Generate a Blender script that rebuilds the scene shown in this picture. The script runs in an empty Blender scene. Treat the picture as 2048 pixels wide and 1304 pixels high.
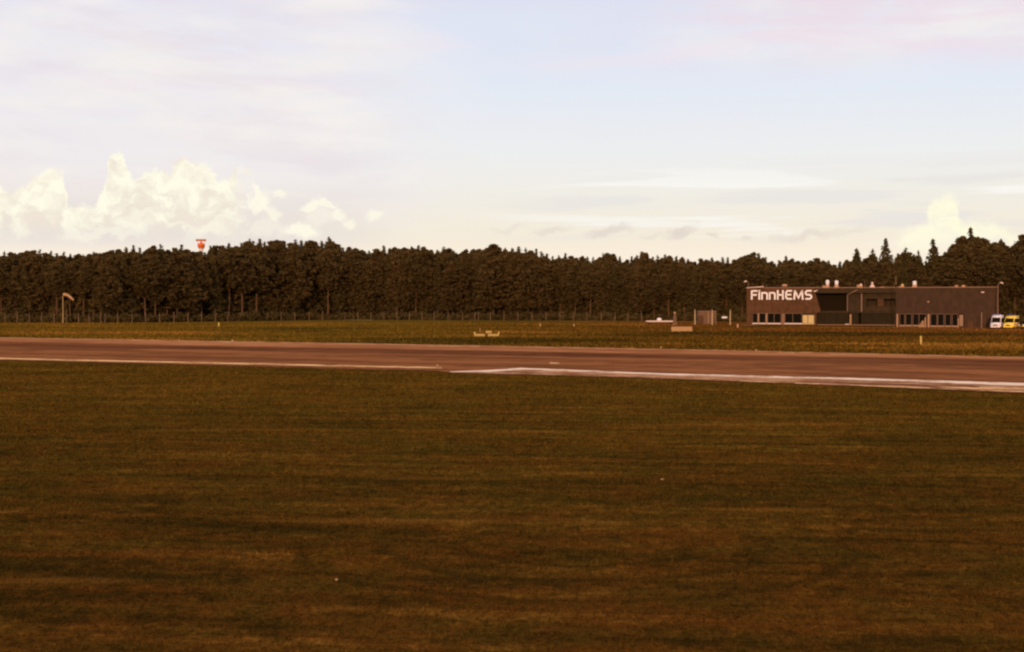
import bpy, bmesh, math, random
import numpy as np
from mathutils import Vector, Matrix

random.seed(7)
rng = np.random.default_rng(7)
scn = bpy.context.scene
COL = scn.collection
R = math.radians

# ------------------------------------------------------------------ camera
F = 2750.0           # focal length in pixels of a 2048 px wide picture
HZ = 605.0           # horizon row
H = 5.0              # eye height
cam = bpy.data.cameras.new('camera')
cam.sensor_width = 36.0
cam.lens = 36.0 * F / 2048.0
cam.clip_start = 0.5
cam.clip_end = 20000
camo = bpy.data.objects.new('camera', cam)
COL.objects.link(camo)
camo.location = (0, 0, H)
camo.rotation_euler = (R(90) - math.atan((652 - HZ) / F), 0, 0)
scn.camera = camo
scn.view_settings.view_transform = 'Standard'
scn.view_settings.look = 'None'
scn.view_settings.exposure = 0.0
scn.view_settings.gamma = 1.0
scn.render.film_transparent = False
scn.cycles.filter_width = 2.3
scn.cycles.max_bounces = 6
scn.cycles.use_denoising = True

# ------------------------------------------------------------------ sun
SUN_EL, SUN_AZ = 8.0, 190.0      # azimuth clockwise from +Y: behind the camera, to the left
sl = bpy.data.lights.new('sun', 'SUN')
sl.energy = 2.3
sl.angle = R(0.5)
sl.color = (1.0, 0.66, 0.42)
so = bpy.data.objects.new('sun', sl)
COL.objects.link(so)
sd = Vector((math.sin(R(SUN_AZ)) * math.cos(R(SUN_EL)), math.cos(R(SUN_AZ)) * math.cos(R(SUN_EL)), math.sin(R(SUN_EL))))
so.rotation_euler = sd.to_track_quat('Z', 'Y').to_euler()
so.location = (0, -50, 60)

# ------------------------------------------------------------------ node helpers
def srgb(r, g, b):
    f = lambda c: (c / 255 / 12.92) if c / 255 <= 0.04045 else ((c / 255 + 0.055) / 1.055) ** 2.4
    return (f(r), f(g), f(b), 1.0)

class NT:
    def __init__(self, tree):
        self.t = tree
        self.n = tree.nodes
    def link(self, a, b):
        self.t.links.new(a, b)
    def put(self, sock, v):
        if hasattr(v, 'is_output') or isinstance(v, bpy.types.NodeSocket):
            self.link(v, sock)
        elif v is not None:
            try:
                sock.default_value = v
            except Exception:
                sock.default_value = tuple(v)[:3]
    def m(self, op, a, b=None, c=None, clamp=False):
        nd = self.n.new('ShaderNodeMath'); nd.operation = op; nd.use_clamp = clamp
        self.put(nd.inputs[0], a)
        if b is not None: self.put(nd.inputs[1], b)
        if c is not None: self.put(nd.inputs[2], c)
        return nd.outputs[0]
    def ss(self, v, a, b, lo=0.0, hi=1.0):
        nd = self.n.new('ShaderNodeMapRange'); nd.interpolation_type = 'SMOOTHSTEP'
        self.put(nd.inputs['Value'], v)
        nd.inputs['From Min'].default_value = a; nd.inputs['From Max'].default_value = b
        nd.inputs['To Min'].default_value = lo; nd.inputs['To Max'].default_value = hi
        return nd.outputs['Result']
    def comb(self, x, y, z=0.0):
        nd = self.n.new('ShaderNodeCombineXYZ')
        self.put(nd.inputs[0], x); self.put(nd.inputs[1], y); self.put(nd.inputs[2], z)
        return nd.outputs[0]
    def noise(self, vec, scale, detail=4.0, rough=0.55, dist=0.0):
        nd = self.n.new('ShaderNodeTexNoise')
        self.put(nd.inputs['Vector'], vec)
        nd.inputs['Scale'].default_value = scale; nd.inputs['Detail'].default_value = detail
        nd.inputs['Roughness'].default_value = rough; nd.inputs['Distortion'].default_value = dist
        return nd.outputs['Fac']
    def mix(self, f, a, b, mode='MIX'):
        nd = self.n.new('ShaderNodeMix'); nd.data_type = 'RGBA'; nd.blend_type = mode
        self.put(nd.inputs[0], f); self.put(nd.inputs[6], a); self.put(nd.inputs[7], b)
        return nd.outputs[2]
    def ramp(self, v, pts, interp='LINEAR'):
        nd = self.n.new('ShaderNodeValToRGB'); cr = nd.color_ramp; cr.interpolation = interp
        while len(cr.elements) < len(pts): cr.elements.new(0.5)
        for e, (p, c) in zip(cr.elements, pts):
            e.position = p; e.color = c
        self.put(nd.inputs[0], v)
        return nd.outputs[0]
    def curve(self, v, pts):
        nd = self.n.new('ShaderNodeFloatCurve'); cu = nd.mapping.curves[0]
        while len(cu.points) < len(pts): cu.points.new(0.5, 0.5)
        for p, (x, y) in zip(cu.points, pts):
            p.location = (x, y); p.handle_type = 'AUTO_CLAMPED'
        nd.mapping.update()
        self.put(nd.inputs['Value'], v)
        return nd.outputs[0]

# ------------------------------------------------------------------ sky
w = bpy.data.worlds.new("World")
scn.world = w
w.use_nodes = True
W = NT(w.node_tree)
W.n.clear()
tc = W.n.new('ShaderNodeTexCoord')
sep = W.n.new('ShaderNodeSeparateXYZ')
W.link(tc.outputs['Generated'], sep.inputs[0])
dx, dy, dz = sep.outputs
az = W.m('ARCTAN2', dx, dy)
hyp = W.m('SQRT', W.m('ADD', W.m('MULTIPLY', dx, dx), W.m('MULTIPLY', dy, dy)))
el = W.m('DIVIDE', dz, W.m('MAXIMUM', hyp, 0.001))
def A(px): return math.atan((px - 1024) / F)
def E(px, py): return (HZ - py) / F * math.cos(A(px))

sky = W.n.new('ShaderNodeTexSky')
sky.sky_type = 'NISHITA'
sky.sun_disc = False
sky.sun_elevation = R(SUN_EL)
sky.sun_rotation = R(SUN_AZ)
sky.altitude = 50
sky.air_density = 1.0; sky.dust_density = 1.5; sky.ozone_density = 1.0

# high thin veil the evening sun shines through: cream at the horizon, pale blue higher, grey-rose overhead
veil = W.ramp(W.m('MULTIPLY', el, 1.0), [
    (0.0, srgb(255, 242, 222)), (0.035, srgb(250, 237, 216)), (0.062, srgb(246, 239, 225)),
    (0.105, srgb(241, 241, 241)), (0.150, srgb(232, 237, 247)), (0.205, srgb(221, 229, 249)),
    (0.30, srgb(208, 206, 222)), (0.60, srgb(200, 172, 154)), (1.0, srgb(196, 156, 132))])
skyc = W.mix(1.0, sky.outputs[0], (0.10, 0.10, 0.10, 1), 'MULTIPLY')
c = W.mix(0.95, skyc, veil)
# warping noise shared by the cloud layers
wa = W.m('MULTIPLY', W.m('SUBTRACT', W.noise(W.comb(az, el), 45, 5, 0.6), 0.5), 0.020)
wb = W.m('MULTIPLY', W.m('SUBTRACT', W.noise(W.comb(el, az, 3.0), 55, 5, 0.62), 0.5), 0.024)
azw = W.m('ADD', az, wa); elw = W.m('ADD', el, wb)
# tilted long streaks of rose-grey stratus
tilt = W.m('ADD', el, W.m('MULTIPLY', az, 0.035))
leftw = W.ss(az, 0.0, -0.16)
topw = W.ss(el, 0.150, 0.195)
rightw = W.ss(az, 0.02, 0.22)
cover = W.m('MAXIMUM', leftw, W.m('MULTIPLY', topw, W.m('MAXIMUM', rightw, 0.22)))
cover = W.m('MULTIPLY', cover, W.ss(el, 0.05, 0.09))
c = W.mix(W.m('MULTIPLY', cover, 0.55), c, srgb(242, 234, 237))
def streaks(c, fx, fy, seed, lo, hi, colr, k, w_=None, det=6):
    n_ = W.noise(W.comb(W.m('MULTIPLY', az, fx), W.m('MULTIPLY', tilt, fy), seed), 1.0, det, 0.58, 0.25)
    m_ = W.m('MULTIPLY', W.ss(n_, lo, hi), k)
    if w_ is not None: m_ = W.m('MULTIPLY', m_, w_)
    return W.mix(m_, c, colr)
c = streaks(c, 6.5, 23.0, 0.0, 0.40, 0.64, srgb(247, 241, 235), 0.65, cover, 4)
c = streaks(c, 9.0, 38.0, 7.0, 0.44, 0.68, srgb(231, 221, 229), 0.50, cover, 4)
c = streaks(c, 6.0, 26.0, 17.0, 0.46, 0.68, srgb(249, 243, 237), 0.60, leftw, 4)
c = streaks(c, 12.0, 55.0, 27.0, 0.48, 0.70, srgb(231, 222, 229), 0.30, cover, 4)
c = streaks(c, 7.0, 34.0, 57.0, 0.44, 0.64, srgb(238, 220, 231), 0.80, W.m('MULTIPLY', topw, rightw))
# faint small pink flecks and mottling in the open blue
m2 = W.ss(W.noise(W.comb(W.m('MULTIPLY', az, 6.0), W.m('MULTIPLY', el, 36.0), 21.0), 1.0, 4, 0.5), 0.56, 0.68)
c = W.mix(W.m('MULTIPLY', W.m('MULTIPLY', m2, W.ss(el, 0.10, 0.16)), 0.42), c, srgb(241, 229, 238))
# low pale and grey streaks, mostly on the right
lowr = W.m('MULTIPLY', W.ss(az, -0.05, 0.08), W.m('MULTIPLY', W.ss(el, 0.035, 0.055), W.ss(el, 0.115, 0.075)))
s3 = W.noise(W.comb(W.m('MULTIPLY', az, 5.0), W.m('MULTIPLY', W.m('SUBTRACT', el, W.m('MULTIPLY', az, 0.01)), 75.0), 31.0), 1.0, 5, 0.55, 0.3)
c = W.mix(W.m('MULTIPLY', W.m('MULTIPLY', W.ss(s3, 0.50, 0.62), lowr), 0.55), c, srgb(229, 225, 225))
c = W.mix(W.m('MULTIPLY', W.m('MULTIPLY', W.ss(s3, 0.46, 0.36), lowr), 0.7), c, srgb(253, 251, 247))
# little grey puffs just over the wood
def grey_puff(c, x, y, rx, ry, k):
    a_ = W.m('DIVIDE', W.m('SUBTRACT', azw, A(x)), rx / F)
    b_ = W.m('DIVIDE', W.m('SUBTRACT', W.m('SUBTRACT', elw, E(x, y)), W.m('MULTIPLY', W.m('SUBTRACT', azw, A(x)), 0.14)), ry / F)
    return W.mix(W.m('MULTIPLY', W.ss(W.m('SQRT', W.m('ADD', W.m('MULTIPLY', a_, a_), W.m('MULTIPLY', b_, b_))), 1.3, 0.3), k), c, srgb(226, 214, 204))
for x, y, rx, ry, k in ((1015, 460, 40, 9, .35), (1100, 463, 42, 9, .55), (1215, 463, 50, 12, .75), (1300, 470, 28, 6, .4), (1363, 463, 34, 11, .85), (1425, 475, 15, 7, .7), (1490, 475, 16, 7, .6), (1612, 470, 70, 11, .6), (1700, 466, 40, 7, .35)):
    c = grey_puff(c, x, y, rx, ry, k)

def cumulus(c, prof, base_px, seed, lit, shade, soft=0.0022, wisp=None):
    """heaped cloud: outline height by azimuth, broken up by noise; its lumps catch the sun"""
    a0, a1 = A(prof[0][0]), A(prof[-1][0])
    top = E(1024, 300)
    pts = [((A(x) - a0) / (a1 - a0), E(x, y) / top) for x, y in prof]
    t = W.m('DIVIDE', W.m('SUBTRACT', azw, a0), a1 - a0)
    hgt = W.m('MULTIPLY', W.curve(t, pts), top)
    dep = W.m('SUBTRACT', hgt, elw)
    body = W.ss(dep, -soft, soft)
    body = W.m('MULTIPLY', body, W.m('MULTIPLY', W.ss(t, -0.01, 0.01), W.ss(t, 1.01, 0.98)))
    fade = W.ss(elw, E(1024, base_px), E(1024, base_px - 60))
    lump = W.noise(W.comb(azw, W.m('MULTIPLY', elw, 1.25), seed), 62, 6, 0.58, 0.7)
    deepf = W.ss(dep, 0.0, 0.034)
    sh = W.ss(W.m('ADD', lump, W.m('MULTIPLY', deepf, 0.12)), 0.44, 0.70)
    colr = W.mix(sh, lit, shade)
    a_ = W.m('MULTIPLY', body, fade)
    if wisp is not None:
        wz = W.ss(t, wisp[0], wisp[1])
        torn = W.ss(W.noise(W.comb(azw, elw, seed + 3), 60, 4, 0.6), 0.44, 0.54, 0.15, 1.0)
        a_ = W.m('MULTIPLY', a_, W.m('ADD', W.m('SUBTRACT', 1.0, wz), W.m('MULTIPLY', wz, torn)))
        colr = W.mix(W.m('MULTIPLY', wz, 0.5), colr, srgb(252, 246, 232))
    return W.mix(a_, c, colr)

# soft grey base haze below the left heap
bm = W.m('MULTIPLY', W.ss(az, -0.06, -0.16), W.m('MULTIPLY', W.ss(el, 0.030, 0.045), W.ss(el, 0.095, 0.055)))
c = W.mix(W.m('MULTIPLY', bm, 0.9), c, srgb(231, 222, 218))
def blob(x, y, rx, ry, sx=1.0):
    a_ = W.m('DIVIDE', W.m('SUBTRACT', azw, A(x)), rx / F); b_ = W.m('DIVIDE', W.m('SUBTRACT', elw, E(x, y)), ry / F)
    return W.ss(W.m('SQRT', W.m('ADD', W.m('MULTIPLY', a_, a_), W.m('MULTIPLY', b_, b_))), 1.25, 0.45)
def puff_field(c):
    c = W.mix(W.m('MULTIPLY', blob(620, 450, 150, 38), 0.45), c, srgb(240, 230, 218))
    for x, y, rx, ry, k in ((556, 392, 17, 10, .8), (548, 426, 14, 15, .7), (520, 405, 22, 20, .5), (622, 413, 24, 10, .9), (652, 412, 22, 9, .85), (676, 430, 13, 14, .8), (640, 435, 34, 16, .45),
                            (696, 447, 14, 10, .75), (752, 431, 21, 14, .85), (602, 463, 40, 16, .95), (420, 458, 40, 12, .6), (200, 470, 70, 9, .5)):
        c = W.mix(W.m('MULTIPLY', blob(x, y, rx, ry), k), c, srgb(255, 250, 230))
    return c
PROFA = [(-60, 380), (0, 372), (22, 375), (45, 371), (60, 362), (80, 353), (100, 341), (120, 340), (128, 352), (131, 380), (136, 415),
         (146, 412), (165, 407), (182, 413), (198, 396), (211, 381), (216, 352), (219, 322), (228, 309), (240, 307), (252, 315),
         (261, 330), (265, 354), (272, 362), (286, 355), (300, 343), (320, 336), (340, 341), (350, 328), (363, 324), (378, 331),
         (400, 333), (415, 334), (426, 341), (440, 361), (460, 352), (482, 337), (502, 341), (514, 366), (524, 392), (536, 412), (552, 436), (580, 452), (620, 470)]
PROFB = [(1790, 520), (1810, 468), (1828, 458), (1845, 452), (1858, 430), (1864, 402), (1880, 392), (1900, 396), (1914, 410),
         (1922, 440), (1940, 452), (1962, 446), (1982, 450), (2000, 462), (2030, 470), (2060, 490), (2100, 520)]
c = cumulus(c, PROFA, 500, 2.0, srgb(255, 252, 231), srgb(240, 229, 214), 0.0022, (0.74, 0.82))
c = puff_field(c)
c = cumulus(c, PROFB, 530, 5.0, srgb(255, 252, 222), srgb(247, 241, 222), 0.005)
for x, y, rx, ry, k in ((1852, 476, 58, 30, .75), (1880, 425, 26, 24, .3), (1972, 470, 32, 18, .45)):
    c = W.mix(W.m('MULTIPLY', blob(x, y, rx, ry), k), c, srgb(255, 251, 224))
# glow low over the wood where the light comes through
c = W.mix(W.m('MULTIPLY', W.ss(el, 0.050, 0.030), 0.6), c, srgb(255, 241, 222))
bg = W.n.new('ShaderNodeBackground')
W.link(c, bg.inputs['Color'])
bg.inputs['Strength'].default_value = 1.0
ow = W.n.new('ShaderNodeOutputWorld')
W.link(bg.outputs[0], ow.inputs['Surface'])

# ------------------------------------------------------------------ materials
def mat(name, col, rough=0.8, spec=0.3, metal=0.0, var=0.0, vscale=3.0, emit=None):
    m = bpy.data.materials.new(name); m.use_nodes = True
    T = NT(m.node_tree); b = T.n['Principled BSDF']
    b.inputs['Roughness'].default_value = rough
    b.inputs['Specular IOR Level'].default_value = spec
    b.inputs['Metallic'].default_value = metal
    if spec < 0.1: b.inputs['IOR'].default_value = 1.02
    col = tuple(col)[:3] + (1.0,)
    if var > 0:
        g = T.n.new('ShaderNodeNewGeometry')
        n = T.noise(g.outputs['Position'], vscale, 4, 0.6)
        T.link(T.mix(n, tuple(x * (1 - var) for x in col[:3]) + (1,), tuple(min(1, x * (1 + var)) for x in col[:3]) + (1,)), b.inputs['Base Color'])
    else:
        b.inputs['Base Color'].default_value = col
    return m

RUN_DIR = math.atan2(76 - 121, 28.3 + 45)     # heading of the runway in plan

def turf_colour(T):
    """mown autumn turf: faint mowing bands, patches of moss, bare soil and dead straw"""
    g = T.n.new('ShaderNodeNewGeometry')
    mp = T.n.new('ShaderNodeMapping'); mp.inputs['Rotation'].default_value = (0, 0, R(7))
    T.link(g.outputs['Position'], mp.inputs['Vector'])
    s = T.n.new('ShaderNodeSeparateXYZ'); T.link(mp.outputs[0], s.inputs[0])
    u, v = s.outputs[0], s.outputs[1]
    def nz(fu, fv, seed, det=5, ro=0.6, di=0.4):
        return T.noise(T.comb(T.m('MULTIPLY', u, fu), T.m('MULTIPLY', v, fv), seed), 1.0, det, ro, di)
    band = nz(0.050, 0.80, 0.0, 6)
    band2 = nz(0.26, 2.0, 9.0, 6, 0.65)
    patch = nz(0.16, 0.20, 4.0, 6, 0.62, 0.7)
    big = nz(0.020, 0.034, 24.0, 5, 0.62, 0.5)
    clump = nz(1.7, 1.7, 31.0, 6, 0.68)
    fine = T.noise(g.outputs['Position'], 8.0, 5, 0.72)
    hue = nz(0.30, 0.45, 14.0, 5, 0.68, 0.8)
    c = T.mix(T.ss(hue, 0.36, 0.66), (0.106, 0.062, 0.0085, 1), (0.145, 0.058, 0.0088, 1))
    k = T.m('ADD', T.m('MULTIPLY', band, 0.26), T.m('MULTIPLY', band2, 0.20))
    k = T.m('ADD', k, T.m('MULTIPLY', patch, 0.20))
    k = T.m('ADD', k, T.m('MULTIPLY', clump, 0.34))
    c = T.mix(T.ss(k, 0.40, 0.54), (0.040, 0.026, 0.0050, 1), c)
    c = T.mix(T.m('MULTIPLY', T.ss(k, 0.52, 0.62), 0.85), c, (0.255, 0.125, 0.020, 1))
    c = T.mix(T.ss(fine, 0.30, 0.70), T.mix(0.68, c, (0.020, 0.012, 0.003, 1)), c)
    p = T.n.new('ShaderNodeSeparateXYZ'); T.link(g.outputs['Position'], p.inputs[0])
    def spot(cx, cy, rx, ry):
        wob = T.m('MULTIPLY', T.m('SUBTRACT', clump, 0.5), 2.6)
        a_ = T.m('DIVIDE', T.m('SUBTRACT', p.outputs[0], cx), rx); b_ = T.m('DIVIDE', T.m('SUBTRACT', p.outputs[1], cy), ry)
        return T.ss(T.m('ADD', T.m('SQRT', T.m('ADD', T.m('MULTIPLY', a_, a_), T.m('MULTIPLY', b_, b_))), wob), 1.0, 0.45)
    # damp mossy hollows, dead straw and old wheel ruts, each where it lies in the field
    for cx, cy, rx, ry in ((-9.0, 26.4, 3.4, 0.45), (-9.5, 35.0, 3.2, 0.9), (5.6, 34.8, 3.6, 0.8), (8.5, 30.0, 2.6, 0.5), (-2.6, 38.2, 3.0, 0.8), (13.8, 44.0, 4.5, 0.9), (-11.5, 61.0, 7.0, 1.2)):
        c = T.mix(T.m('MULTIPLY', spot(cx, cy, rx, ry), 0.62), c, (0.040, 0.026, 0.0050, 1))
    for cx, cy, rx, ry in ((-1.9, 38.9, 3.4, 0.40), (6.2, 33.0, 2.4, 0.35), (13.5, 39.6, 4.8, 0.6), (-10.6, 53.6, 6.0, 0.6), (-3.0, 31.6, 4.5, 0.4), (9.0, 56.0, 7.0, 0.9), (-8.2, 24.6, 2.4, 0.35)):
        c = T.mix(T.m('MULTIPLY', spot(cx, cy, rx * .8, ry), 0.30), c, (0.235, 0.110, 0.020, 1))
    rx_ = T.m('SUBTRACT', p.outputs[0], 1.2); ry_ = T.m('SUBTRACT', p.outputs[1], 28.5)
    rr = T.m('ADD', T.m('SQRT', T.m('ADD', T.m('MULTIPLY', rx_, rx_), T.m('MULTIPLY', ry_, ry_))), T.m('MULTIPLY', T.m('SUBTRACT', hue, 0.5), 1.6))
    for rad_ in (2.4, 3.9, 5.6):
        rut = T.m('MULTIPLY', T.ss(T.m('ABSOLUTE', T.m('SUBTRACT', rr, rad_)), 0.24, 0.10), T.m('MULTIPLY', T.ss(ry_, 0.6, -0.8), T.ss(clump, 0.40, 0.56)))
        c = T.mix(T.m('MULTIPLY', rut, 0.75), c, (0.034, 0.022, 0.0045, 1))
    # the turf on this side is slightly redder close by, brighter towards the runway
    c = T.mix(T.ss(p.outputs[1], 40, 20), c, T.mix(1.0, c, (1.08, 0.97, 1.0, 1), 'MULTIPLY'))
    ygrad = T.ss(p.outputs[1], 25, 80)
    c = T.mix(ygrad, c, T.mix(1.0, c, (1.32, 1.38, 1.25, 1), 'MULTIPLY'))
    # redder bare soil in front of the rescue base, yellower verge at far left
    far = T.ss(p.outputs[1], 135, 160)
    soil = T.m('MULTIPLY', T.ss(p.outputs[1], 170, 235), T.ss(p.outputs[0], 5, 60))
    c = T.mix(T.m('MULTIPLY', soil, T.ss(big, 0.38, 0.56, 0.10, 0.8)), c, (0.190, 0.066, 0.016, 1))
    verge = T.m('MULTIPLY', far, T.ss(p.outputs[0], 20, -30))
    c = T.mix(T.m('MULTIPLY', verge, 0.55), c, (0.165, 0.098, 0.012, 1))
    c = T.mix(T.m('MULTIPLY', far, T.ss(big, 0.50, 0.36)), c, T.mix(1.0, c, (0.50, 0.60, 0.8, 1), 'MULTIPLY'))
    c = T.mix(T.m('MULTIPLY', far, T.ss(big, 0.54, 0.66)), c, (0.235, 0.110, 0.020, 1))
    return c, fine, g

def turf_mat(name, blade=False):
    m = bpy.data.materials.new(name); m.use_nodes = True
    T = NT(m.node_tree); b = T.n['Principled BSDF']
    c, fine, g = turf_colour(T)
    if blade:
        oi = T.n.new('ShaderNodeAttribute'); oi.attribute_name = 'tint'
        c = T.mix(oi.outputs['Fac'], T.mix(1.0, c, (0.50, 0.50, 0.50, 1), 'MULTIPLY'), T.mix(1.0, c, (1.35, 1.28, 1.1, 1), 'MULTIPLY'))
    T.link(c, b.inputs['Base Color'])
    b.inputs['Roughness'].default_value = 0.95
    b.inputs['Specular IOR Level'].default_value = 0.0
    if not blade:
        bp = T.n.new('ShaderNodeBump'); bp.inputs['Strength'].default_value = 0.5; bp.inputs['Distance'].default_value = 0.05
        T.link(fine, bp.inputs['Height']); T.link(bp.outputs[0], b.inputs['Normal'])
    return m

def asphalt_mat(name, base, pale, spec=0.35):
    m = bpy.data.materials.new(name); m.use_nodes = True
    T = NT(m.node_tree); b = T.n['Principled BSDF']
    g = T.n.new('ShaderNodeNewGeometry')
    mp = T.n.new('ShaderNodeMapping'); mp.inputs['Rotation'].default_value = (0, 0, -RUN_DIR)
    T.link(g.outputs['Position'], mp.inputs['Vector'])
    s = T.n.new('ShaderNodeSeparateXYZ'); T.link(mp.outputs[0], s.inputs[0])
    st = T.noise(T.comb(T.m('MULTIPLY', s.outputs[0], 0.03), T.m('MULTIPLY', s.outputs[1], 0.16)), 1.0, 5, 0.65, 0.3)
    sp = T.noise(g.outputs['Position'], 0.25, 7, 0.72)
    k = T.m('ADD', T.m('MULTIPLY', st, 0.6), T.m('MULTIPLY', sp, 0.4))
    T.link(T.mix(T.ss(k, 0.43, 0.57), base + (1,), pale + (1,)), b.inputs['Base Color'])
    b.inputs['Roughness'].default_value = 0.75
    b.inputs['Specular IOR Level'].default_value = 0.0
    return m

M = {}
M['turf'] = turf_mat('turf')
M['blade'] = turf_mat('turf_blades', True)
M['asphalt'] = asphalt_mat('asphalt', (0.175, 0.066, 0.027), (0.300, 0.116, 0.046), 0.2)
M['asphalt_dark'] = asphalt_mat('asphalt_dark', (0.115, 0.042, 0.018), (0.185, 0.068, 0.029), 0.2)
M['shoulder'] = asphalt_mat('shoulder', (0.28, 0.105, 0.042), (0.44, 0.185, 0.080), 0.2)
M['concrete'] = asphalt_mat('near_shoulder', (0.20, 0.082, 0.040), (0.42, 0.22, 0.125), 0.2)
M['paint'] = mat('runway_paint', (0.80, 0.52, 0.38), 0.7, 0.3, var=0.15, vscale=0.6)
M['paint_worn'] = mat('worn_paint', (0.70, 0.40, 0.19), 0.7, 0.3, var=0.35, vscale=0.5)
def worn(name, paint, under, lo, hi):
    m = bpy.data.materials.new(name); m.use_nodes = True
    T = NT(m.node_tree); b = T.n['Principled BSDF']
    g = T.n.new('ShaderNodeNewGeometry')
    n1 = T.noise(g.outputs['Position'], 0.33, 6, 0.7); n2 = T.noise(g.outputs['Position'], 2.2, 4, 0.7)
    k = T.m('ADD', T.m('MULTIPLY', n1, 0.7), T.m('MULTIPLY', n2, 0.3))
    T.link(T.mix(T.ss(k, lo, hi), under + (1,), paint + (1,)), b.inputs['Base Color'])
    b.inputs['Roughness'].default_value = 0.8; b.inputs['Specular IOR Level'].default_value = 0.0
    return m
M['paint_worn'] = worn('worn_paint', (0.80, 0.47, 0.22), (0.28, 0.115, 0.045), 0.38, 0.55)
M['paint'] = worn('runway_paint', (0.90, 0.68, 0.52), (0.50, 0.27, 0.15), 0.40, 0.52)
M['faint'] = worn('faint_paint', (0.62, 0.33, 0.16), (0.36, 0.145, 0.060), 0.44, 0.60)
M['concrete'] = worn('near_shoulder', (0.52, 0.29, 0.17), (0.20, 0.080, 0.036), 0.40, 0.60)
M['pale_path'] = mat('pale_gravel', (0.55, 0.38, 0.20), 0.9, 0.1, var=0.2)

# ------------------------------------------------------------------ mesh helpers
def mesh_np(name, V, Fc, mats=None, tint=None, smooth=False):
    V = np.asarray(V, dtype=np.float32); Fc = np.asarray(Fc, dtype=np.int32)
    me = bpy.data.meshes.new(name)
    n, k = Fc.shape
    me.vertices.add(len(V)); me.vertices.foreach_set('co', V.ravel())
    me.loops.add(n * k); me.loops.foreach_set('vertex_index', Fc.ravel())
    me.polygons.add(n)
    me.polygons.foreach_set('loop_start', np.arange(0, n * k, k, dtype=np.int32))
    me.polygons.foreach_set('loop_total', np.full(n, k, dtype=np.int32))
    me.update(calc_edges=True)
    if smooth: me.polygons.foreach_set('use_smooth', np.ones(n, dtype=bool))
    if tint is not None:
        at = me.attributes.new('tint', 'FLOAT', 'POINT'); at.data.foreach_set('value', np.asarray(tint, dtype=np.float32))
    if mats: me.materials.append(mats)
    return me

def link(name, me, parent=None, loc=(0, 0, 0)):
    o = bpy.data.objects.new(name, me); COL.objects.link(o)
    o.parent = parent; o.location = loc
    return o

def tag(o, label=None, cat=None, group=None, kind=None):
    if label: o['label'] = label
    if cat: o['category'] = cat
    if group: o['group'] = group
    if kind: o['kind'] = kind
    return o

def thing(name, label, cat, loc=(0, 0, 0), rz=0.0, group=None):
    o = bpy.data.objects.new(name, None); COL.objects.link(o)
    o.empty_display_size = 0.3
    o.location = loc; o.rotation_euler = (0, 0, rz)
    return tag(o, label, cat, group)

class MB:
    """collects boxes, prisms, tubes; build() links them as one mesh"""
    def __init__(self): self.v = []; self.f = []
    def add(self, vs, fs):
        b = len(self.v); self.v += [tuple(v) for v in vs]; self.f += [tuple(i + b for i in f) for f in fs]
        return self
    def box(self, x0, x1, y0, y1, z0, z1):
        return self.add([(x0, y0, z0), (x1, y0, z0), (x1, y1, z0), (x0, y1, z0), (x0, y0, z1), (x1, y0, z1), (x1, y1, z1), (x0, y1, z1)],
                        [(0, 3, 2, 1), (4, 5, 6, 7), (0, 1, 5, 4), (1, 2, 6, 5), (2, 3, 7, 6), (3, 0, 4, 7)])
    def prism(self, poly, y0, y1):
        """poly of (x, z), extruded along y"""
        n = len(poly)
        vs = [(x, y0, z) for x, z in poly] + [(x, y1, z) for x, z in poly]
        fs = [tuple(range(n)), tuple(reversed(range(n, 2 * n)))] + [(i, i + n, (i + 1) % n + n, (i + 1) % n) for i in range(n)]
        return self.add(vs, fs)
    def tube(self, p0, p1, r0, r1=None, n=8, caps=True):
        r1 = r0 if r1 is None else r1
        p0, p1 = Vector(p0), Vector(p1); d = (p1 - p0).normalized()
        a = d.orthogonal().normalized(); b = d.cross(a)
        vs = []
        for p, r in ((p0, r0), (p1, r1)):
            for i in range(n):
                t = 2 * math.pi * i / n
                vs.append(p + (a * math.cos(t) + b * math.sin(t)) * r)
        fs = [(i, (i + 1) % n, (i + 1) % n + n, i + n) for i in range(n)]
        if caps: fs += [tuple(reversed(range(n))), tuple(range(n, 2 * n))]
        return self.add(vs, fs)
    def lathe(self, prof, cx=0, cy=0, n=14):
        vs = []; fs = []
        for r, z in prof:
            for i in range(n):
                t = 2 * math.pi * i / n
                vs.append((cx + r * math.cos(t), cy + r * math.sin(t), z))
        for j in range(len(prof) - 1):
            for i in range(n):
                k = (i + 1) % n
                fs.append((j * n + i, j * n + k, (j + 1) * n + k, (j + 1) * n + i))
        fs.append(tuple(reversed(range(n)))); fs.append(tuple(range((len(prof) - 1) * n, len(prof) * n)))
        return self.add(vs, fs)
    def mesh(self, name, m, bevel=0.0, smooth=False):
        me = bpy.data.meshes.new(name); me.from_pydata(self.v, [], self.f); me.update()
        bm = bmesh.new(); bm.from_mesh(me)
        if bevel: bmesh.ops.bevel(bm, geom=list(bm.edges), offset=bevel, segments=2, affect='EDGES', clamp_overlap=True)
        bmesh.ops.recalc_face_normals(bm, faces=bm.faces)
        if smooth:
            for f in bm.faces: f.smooth = True
            for e in bm.edges:
                if len(e.link_faces) == 2 and e.calc_face_angle(0) > 0.7: e.smooth = False
        bm.to_mesh(me); bm.free()
        me.materials.append(m)
        return me
    def build(self, name, m, parent=None, loc=(0, 0, 0), bevel=0.0, smooth=False):
        return link(name, self.mesh(name, m, bevel, smooth), parent, loc)

def copy_thing(o, parent=None):
    c = o.copy(); COL.objects.link(c); c.parent = parent
    for ch in [k for k in KIDS.get(o.name, [])]:
        copy_thing(ch, c)
    return c
KIDS = {}
def remember(root):
    KIDS[root.name] = list(root.children)
    for ch in root.children: remember(ch)

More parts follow.
